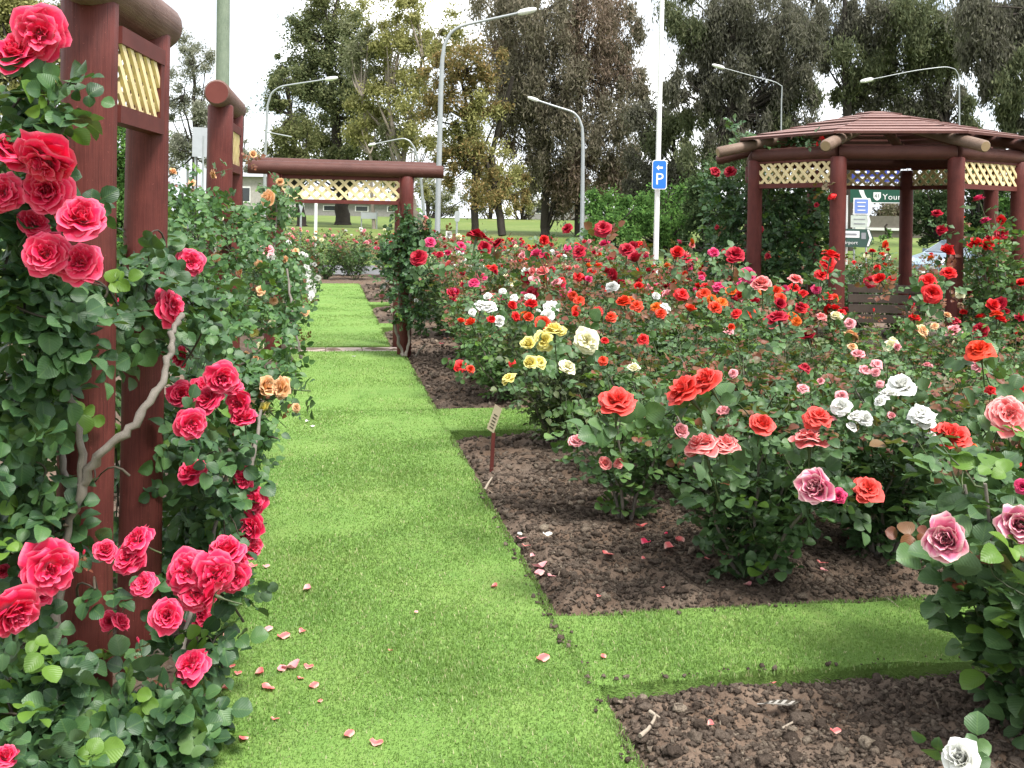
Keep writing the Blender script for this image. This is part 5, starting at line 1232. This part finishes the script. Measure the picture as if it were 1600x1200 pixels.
# ------------------------------------------------------------------ parked car
def car():
    d = 33.0; c = dep(1508, 400, d); g = terr(c[0], c[1])+.03
    ex, ey, n = facing(c, math.radians(-38))                 # n: towards the nose
    fwd = n; side = np.cross([0, 0, 1.0], fwd); o = np.array([c[0], c[1], g])
    r = thing('parked_car', 'silver blue hatchback car partly hidden by roses beside the gazebo post', 'car', o)
    def W(u, v, z): return o + fwd*u + side*v + np.array([0, 0, z])
    paint, nt, out = newmat('silver_blue_paint')
    finish(nt, out, (.36, .45, .55), .28, .5, metal=.35)
    tyre = plain('tyre_rubber', (.02, .02, .02), .85); rim = M['galv']; glass = plain('car_glass', (.10, .13, .16), .08, .8)
    prof = [(-1.95, .35, .30), (-1.98, .62, .34), (-1.90, .92, .40), (-1.45, 1.36, .30), (-.9, 1.46, .30), (-.1, 1.46, .30), (.35, 1.36, .30), (1.02, .96, .40), (1.75, .80, .42), (1.96, .62, .36), (1.98, .35, .30)]
    mb = MB(); V = []
    zs = lambda z: .83 if z < .95 else .83-.24*(z-.95)/.5
    for u, z, _ in prof:
        V += [W(u, -zs(z), z), W(u, zs(z), z)]
    nP = len(prof); F = [(2*i, 2*i+1, 2*i+3, 2*i+2) for i in range(nP-1)] + [(2*nP-2, 2*nP-1, 1, 0)]
    mb.add(V, F, smooth=False)
    for s_ in (0, 1):
        mb.add([V[2*i+s_] for i in range(nP)], [tuple(range(nP))[::(-1 if s_ else 1)]], smooth=False)
    mb.box(W(0, 0, .24), (3.7, 1.5, .16), np.stack([fwd, side, [0, 0, 1]], 1))
    b = part(r, 'body', mb, [paint])
    def quad(name, pts, m, off):
        mb = MB(); P = np.array(pts); nn = unit(np.cross(P[1]-P[0], P[2]-P[0])); mb.add(np.concatenate([P+nn*off, P-nn*.004]), [(0, 1, 2, 3), (7, 6, 5, 4), (0, 4, 5, 1), (1, 5, 6, 2), (2, 6, 7, 3), (3, 7, 4, 0)], smooth=False)
        return part(r, name, mb, [m])
    quad('windscreen', [W(.98, -.74, 1.0), W(.98, .74, 1.0), W(.42, .58, 1.34), W(.42, -.58, 1.34)], glass, .008)
    quad('rear_window', [W(-1.83, .70, 1.0), W(-1.83, -.70, 1.0), W(-1.50, -.58, 1.32), W(-1.50, .58, 1.32)], glass, .008)
    for s_ in (-1, 1):
        a = [W(.80, s_*.828, 1.0), W(.02, s_*.828, 1.0), W(.02, s_*.64, 1.36), W(.30, s_*.655, 1.32)]; b2 = [W(-.05, s_*.828, 1.0), W(-1.55, s_*.828, 1.0), W(-1.25, s_*.66, 1.32), W(-.05, s_*.64, 1.36)]
        for q in (a, b2): quad('side_window', q if s_ < 0 else q[::-1], glass, .008)
        quad('headlight', [W(1.93, s_*.76, .62), W(1.93, s_*.48, .62), W(1.78, s_*.48, .80), W(1.78, s_*.76, .80)][::(1 if s_ > 0 else -1)], M['white_sign'], .012)
        part(r, 'mirror', MB().box(W(.72, s_*.93, 1.03), (.12, .18, .12), np.stack([fwd, side, [0, 0, 1]], 1)), [paint])
        for u in (-1.25, 1.25):
            wp = part(r, 'wheel', MB().tube([W(u, s_*.62, .30), W(u, s_*.84, .30)], .30, 20), [tyre])
            part(wp, 'rim', MB().tube([W(u, s_*.80, .30), W(u, s_*.846, .30)], .19, 14), [rim])
    part(r, 'bumper', MB().box(W(1.97, 0, .45), (.10, 1.6, .2), np.stack([fwd, side, [0, 0, 1]], 1)), [paint])
car()

# ------------------------------------------------------------------ small things on the beds and the lawn
ls_ = thing('plant_label', 'slanted cream plant label with small dark text on a reddish stake in the bed', 'plant label', G(767, 742))
p0 = G(767, 742); ex = unit(RT*np.array([1, 1, 0])); d_ = np.dot(p0-CAM, FW); px = d_/1600
part(ls_, 'stake', MB().beam(p0-[0, 0, .05], p0+np.array([0, 0, 66*px])+ex*.012, .024, .012, up=(0, 1, 0)), [M['stain']])
c = p0+np.array([0, 0, 88*px])+ex*4*px; t = math.radians(72); u1 = ex*math.cos(t)+np.array([0, 0, math.sin(t)]); u2 = np.cross(u1, -FW); u2 = unit(ex*math.sin(t)*.8-np.array([0, 0, math.cos(t)*1.6])); nn = unit(np.cross(u2, u1))
if np.dot(nn, FW) > 0: nn = -nn
pl = part(ls_, 'plate', MB().prism([(-20*px, -6.5*px), (20*px, -6.5*px), (20*px, 6.5*px), (-20*px, 6.5*px)], c, u1, u2, nn, .006), [plain('cream_label', (.40, .34, .23), .7)])
for k in range(5): part(pl, 'text_line', MB().prism([(-.7*px, -3.5*px), (.7*px, -3.5*px), (.7*px, 3.5*px), (-.7*px, 3.5*px)], c+u1*(-14+5*k)*px+nn*.0065, u1, u2, nn, .002), [M['twig']])
petal_m = dict(p=PET['P'], q=PET['Q'], k=PET['K'], w=PET['W'])
def fallen(x, y, s_, c, label, group, z0):
    P = G(x, y, z0); d = np.dot(P-CAM, FW); r = s_*d/1600/2; rng = RNG; nu = 6
    mb = MB(); V = []; a = rng.uniform(0, 2*PI)
    if z0 < 0: P[2] = float(soil_height(np.array([P[0]]), np.array([P[1]]))[0])+.022
    for i in range(nu):
        for j in range(nu):
            u, v = -1+2*i/(nu-1), -1+2*j/(nu-1); q = math.sqrt(max(.0001, 1-v*v/2)); p = math.sqrt(max(.0001, 1-u*u/2))
            xx, yy = u*q*r, v*p*r*(.62+.2*u*.5)
            V.append((P[0]+xx*math.cos(a)-yy*math.sin(a), P[1]+xx*math.sin(a)+yy*math.cos(a), P[2]+.010+r*(.28*u*u+.12*v*v*v+.1*math.sin(u*4+a))))
    mb.add(V, np.array([[i*nu+j, (i+1)*nu+j, (i+1)*nu+j+1, i*nu+j+1] for i in range(nu-1) for j in range(nu-1)]), 0, np.array([(.5, .15+.8*(j/(nu-1))) for i in range(nu) for j in range(nu)]))
    solo('fallen_petal', mb, [petal_m[c]], None, label, 'petal', group, P)
for t in """480,923,20,p 418,987,18,p 443,998,22,q 472,990,14,q 455,1045,34,p 440,1050,22,p 482,1046,16,q 420,1079,26,q 490,1076,20,q 470,1064,12,q 381,1157,24,q 545,1152,22,q 588,1166,22,q 848,1033,26,q 943,1030,14,q 772,919,16,q 395,888,16,q 416,888,12,p
345,996,20,q 338,1040,22,k 338,1062,36,q 352,1078,24,q 330,1090,18,q 372,1056,12,q 405,1055,22,q 362,1045,12,q 430,1128,14,q 500,1100,10,q 650,960,9,p 480,660,8,w 488,668,8,w 553,558,8,w 610,1020,8,q""".split():
    a = t.split(','); fallen(float(a[0]), float(a[1]), float(a[2]), a[3], 'loose pink or whitish petal lying on the mown lawn', 'petals fallen on the lawn', LZ)
for t in """843,895,30,p 842,910,22,p 815,856,16,p 812,848,12,w 822,868,14,q 855,860,16,w 862,922,16,p 950,898,22,q 1005,900,10,q 1008,875,20,k 1045,882,24,q 1062,870,24,q 1040,862,10,k 1168,940,18,p 1135,895,14,q 1105,897,12,q 1285,905,18,q 1002,838,22,q 935,960,8,q
1035,952,9,q 1110,1172,16,q 1305,1180,18,q 1208,1089,10,q 1288,915,16,p 1335,865,26,k 1320,842,18,q 832,880,12,p 700,570,10,k 690,548,10,k""".split():
    a = t.split(','); fallen(float(a[0]), float(a[1]), float(a[2]), a[3], 'pink or whitish petal fallen on the dark soil of the bed', 'petals fallen on the soil', -.02)
# striped feather
P = G(1215, 1106, .055); mb = MB(); a0 = unit(RT*np.array([1, 1, 0])); b0 = np.array([-a0[1], a0[0], 0]); L = .11
fe = thing('feather', 'black and white barred feather lying on the front bed', 'feather', P)
vw, vb = MB(), MB()
for k in range(9):
    x0 = L*(k/9-.5); wv = .020*math.sin(PI*(k+.8)/10)
    for sg in (-1, 1):
        q = [P+a0*x0+[0, 0, .012], P+a0*(x0+L/9*.98)+[0, 0, .012], P+a0*(x0+L/9*.98+.02)+b0*sg*wv+[0, 0, .018], P+a0*(x0+.02)+b0*sg*wv+[0, 0, .018]]
        (vw if k % 2 else vb).add(q, [(0, 1, 2, 3)])
M['vane'] = plain('greyish_white_vane', (.30, .28, .25), .8); part(fe, 'white_bars', vw, [M['vane']]); part(fe, 'dark_bars', vb, [M['twig']])
part(fe, 'quill', MB().tube([P-a0*L*.62+[0, 0, .012], P+[0, 0, .014], P+a0*L*.5+[0, 0, .012]], [.0016, .0014, .0006], 6), [M['vane']])
def stick(label, pts, rad, mat='cane'):
    Q = np.array([G(x, y, z) for x, y, z in pts]); solo('stick', MB().tube(Q-Q[0], np.linspace(rad, rad*.6, len(Q)), 6, jit=.12), [M[mat]], None, label, 'stick', 'pale sticks on the beds', None)
    o = [o for o in COL.objects if o.name.startswith('stick') and 'placed' not in o.keys()][-1]; o.location = [float(v) for v in Q[0]]; o['placed'] = 1
M['pale_chip'] = wood_mat('bleached_wood', (.24, .19, .145), (.42, .36, .285), 2)
stick('forked pale bleached stick at the lawn corner of the front bed', [(1000,1150,.035),(1012,1140,.04),(1022,1126,.045),(1024,1117,.045)], .008, 'pale_chip')
stick('short pale chip above the forked stick in the front bed', [(1015,1112,.04),(1031,1122,.04)], .007, 'pale_chip')
stick('thin pale twig behind the feather in the front bed', [(1222,1138,.03),(1240,1128,.04),(1262,1120,.035)], .0045, 'pale_chip')
stick('whitish bent twig beside the lawn edge below the plant label', [(758,765,.02),(763,755,.05),(769,746,.03)], .008, 'pale_chip')
stick('brown leaf stalk lying under the pink roses by the cross path', [(1385,935,.03),(1397,944,.03),(1404,950,.03)], .008, 'pale_chip')
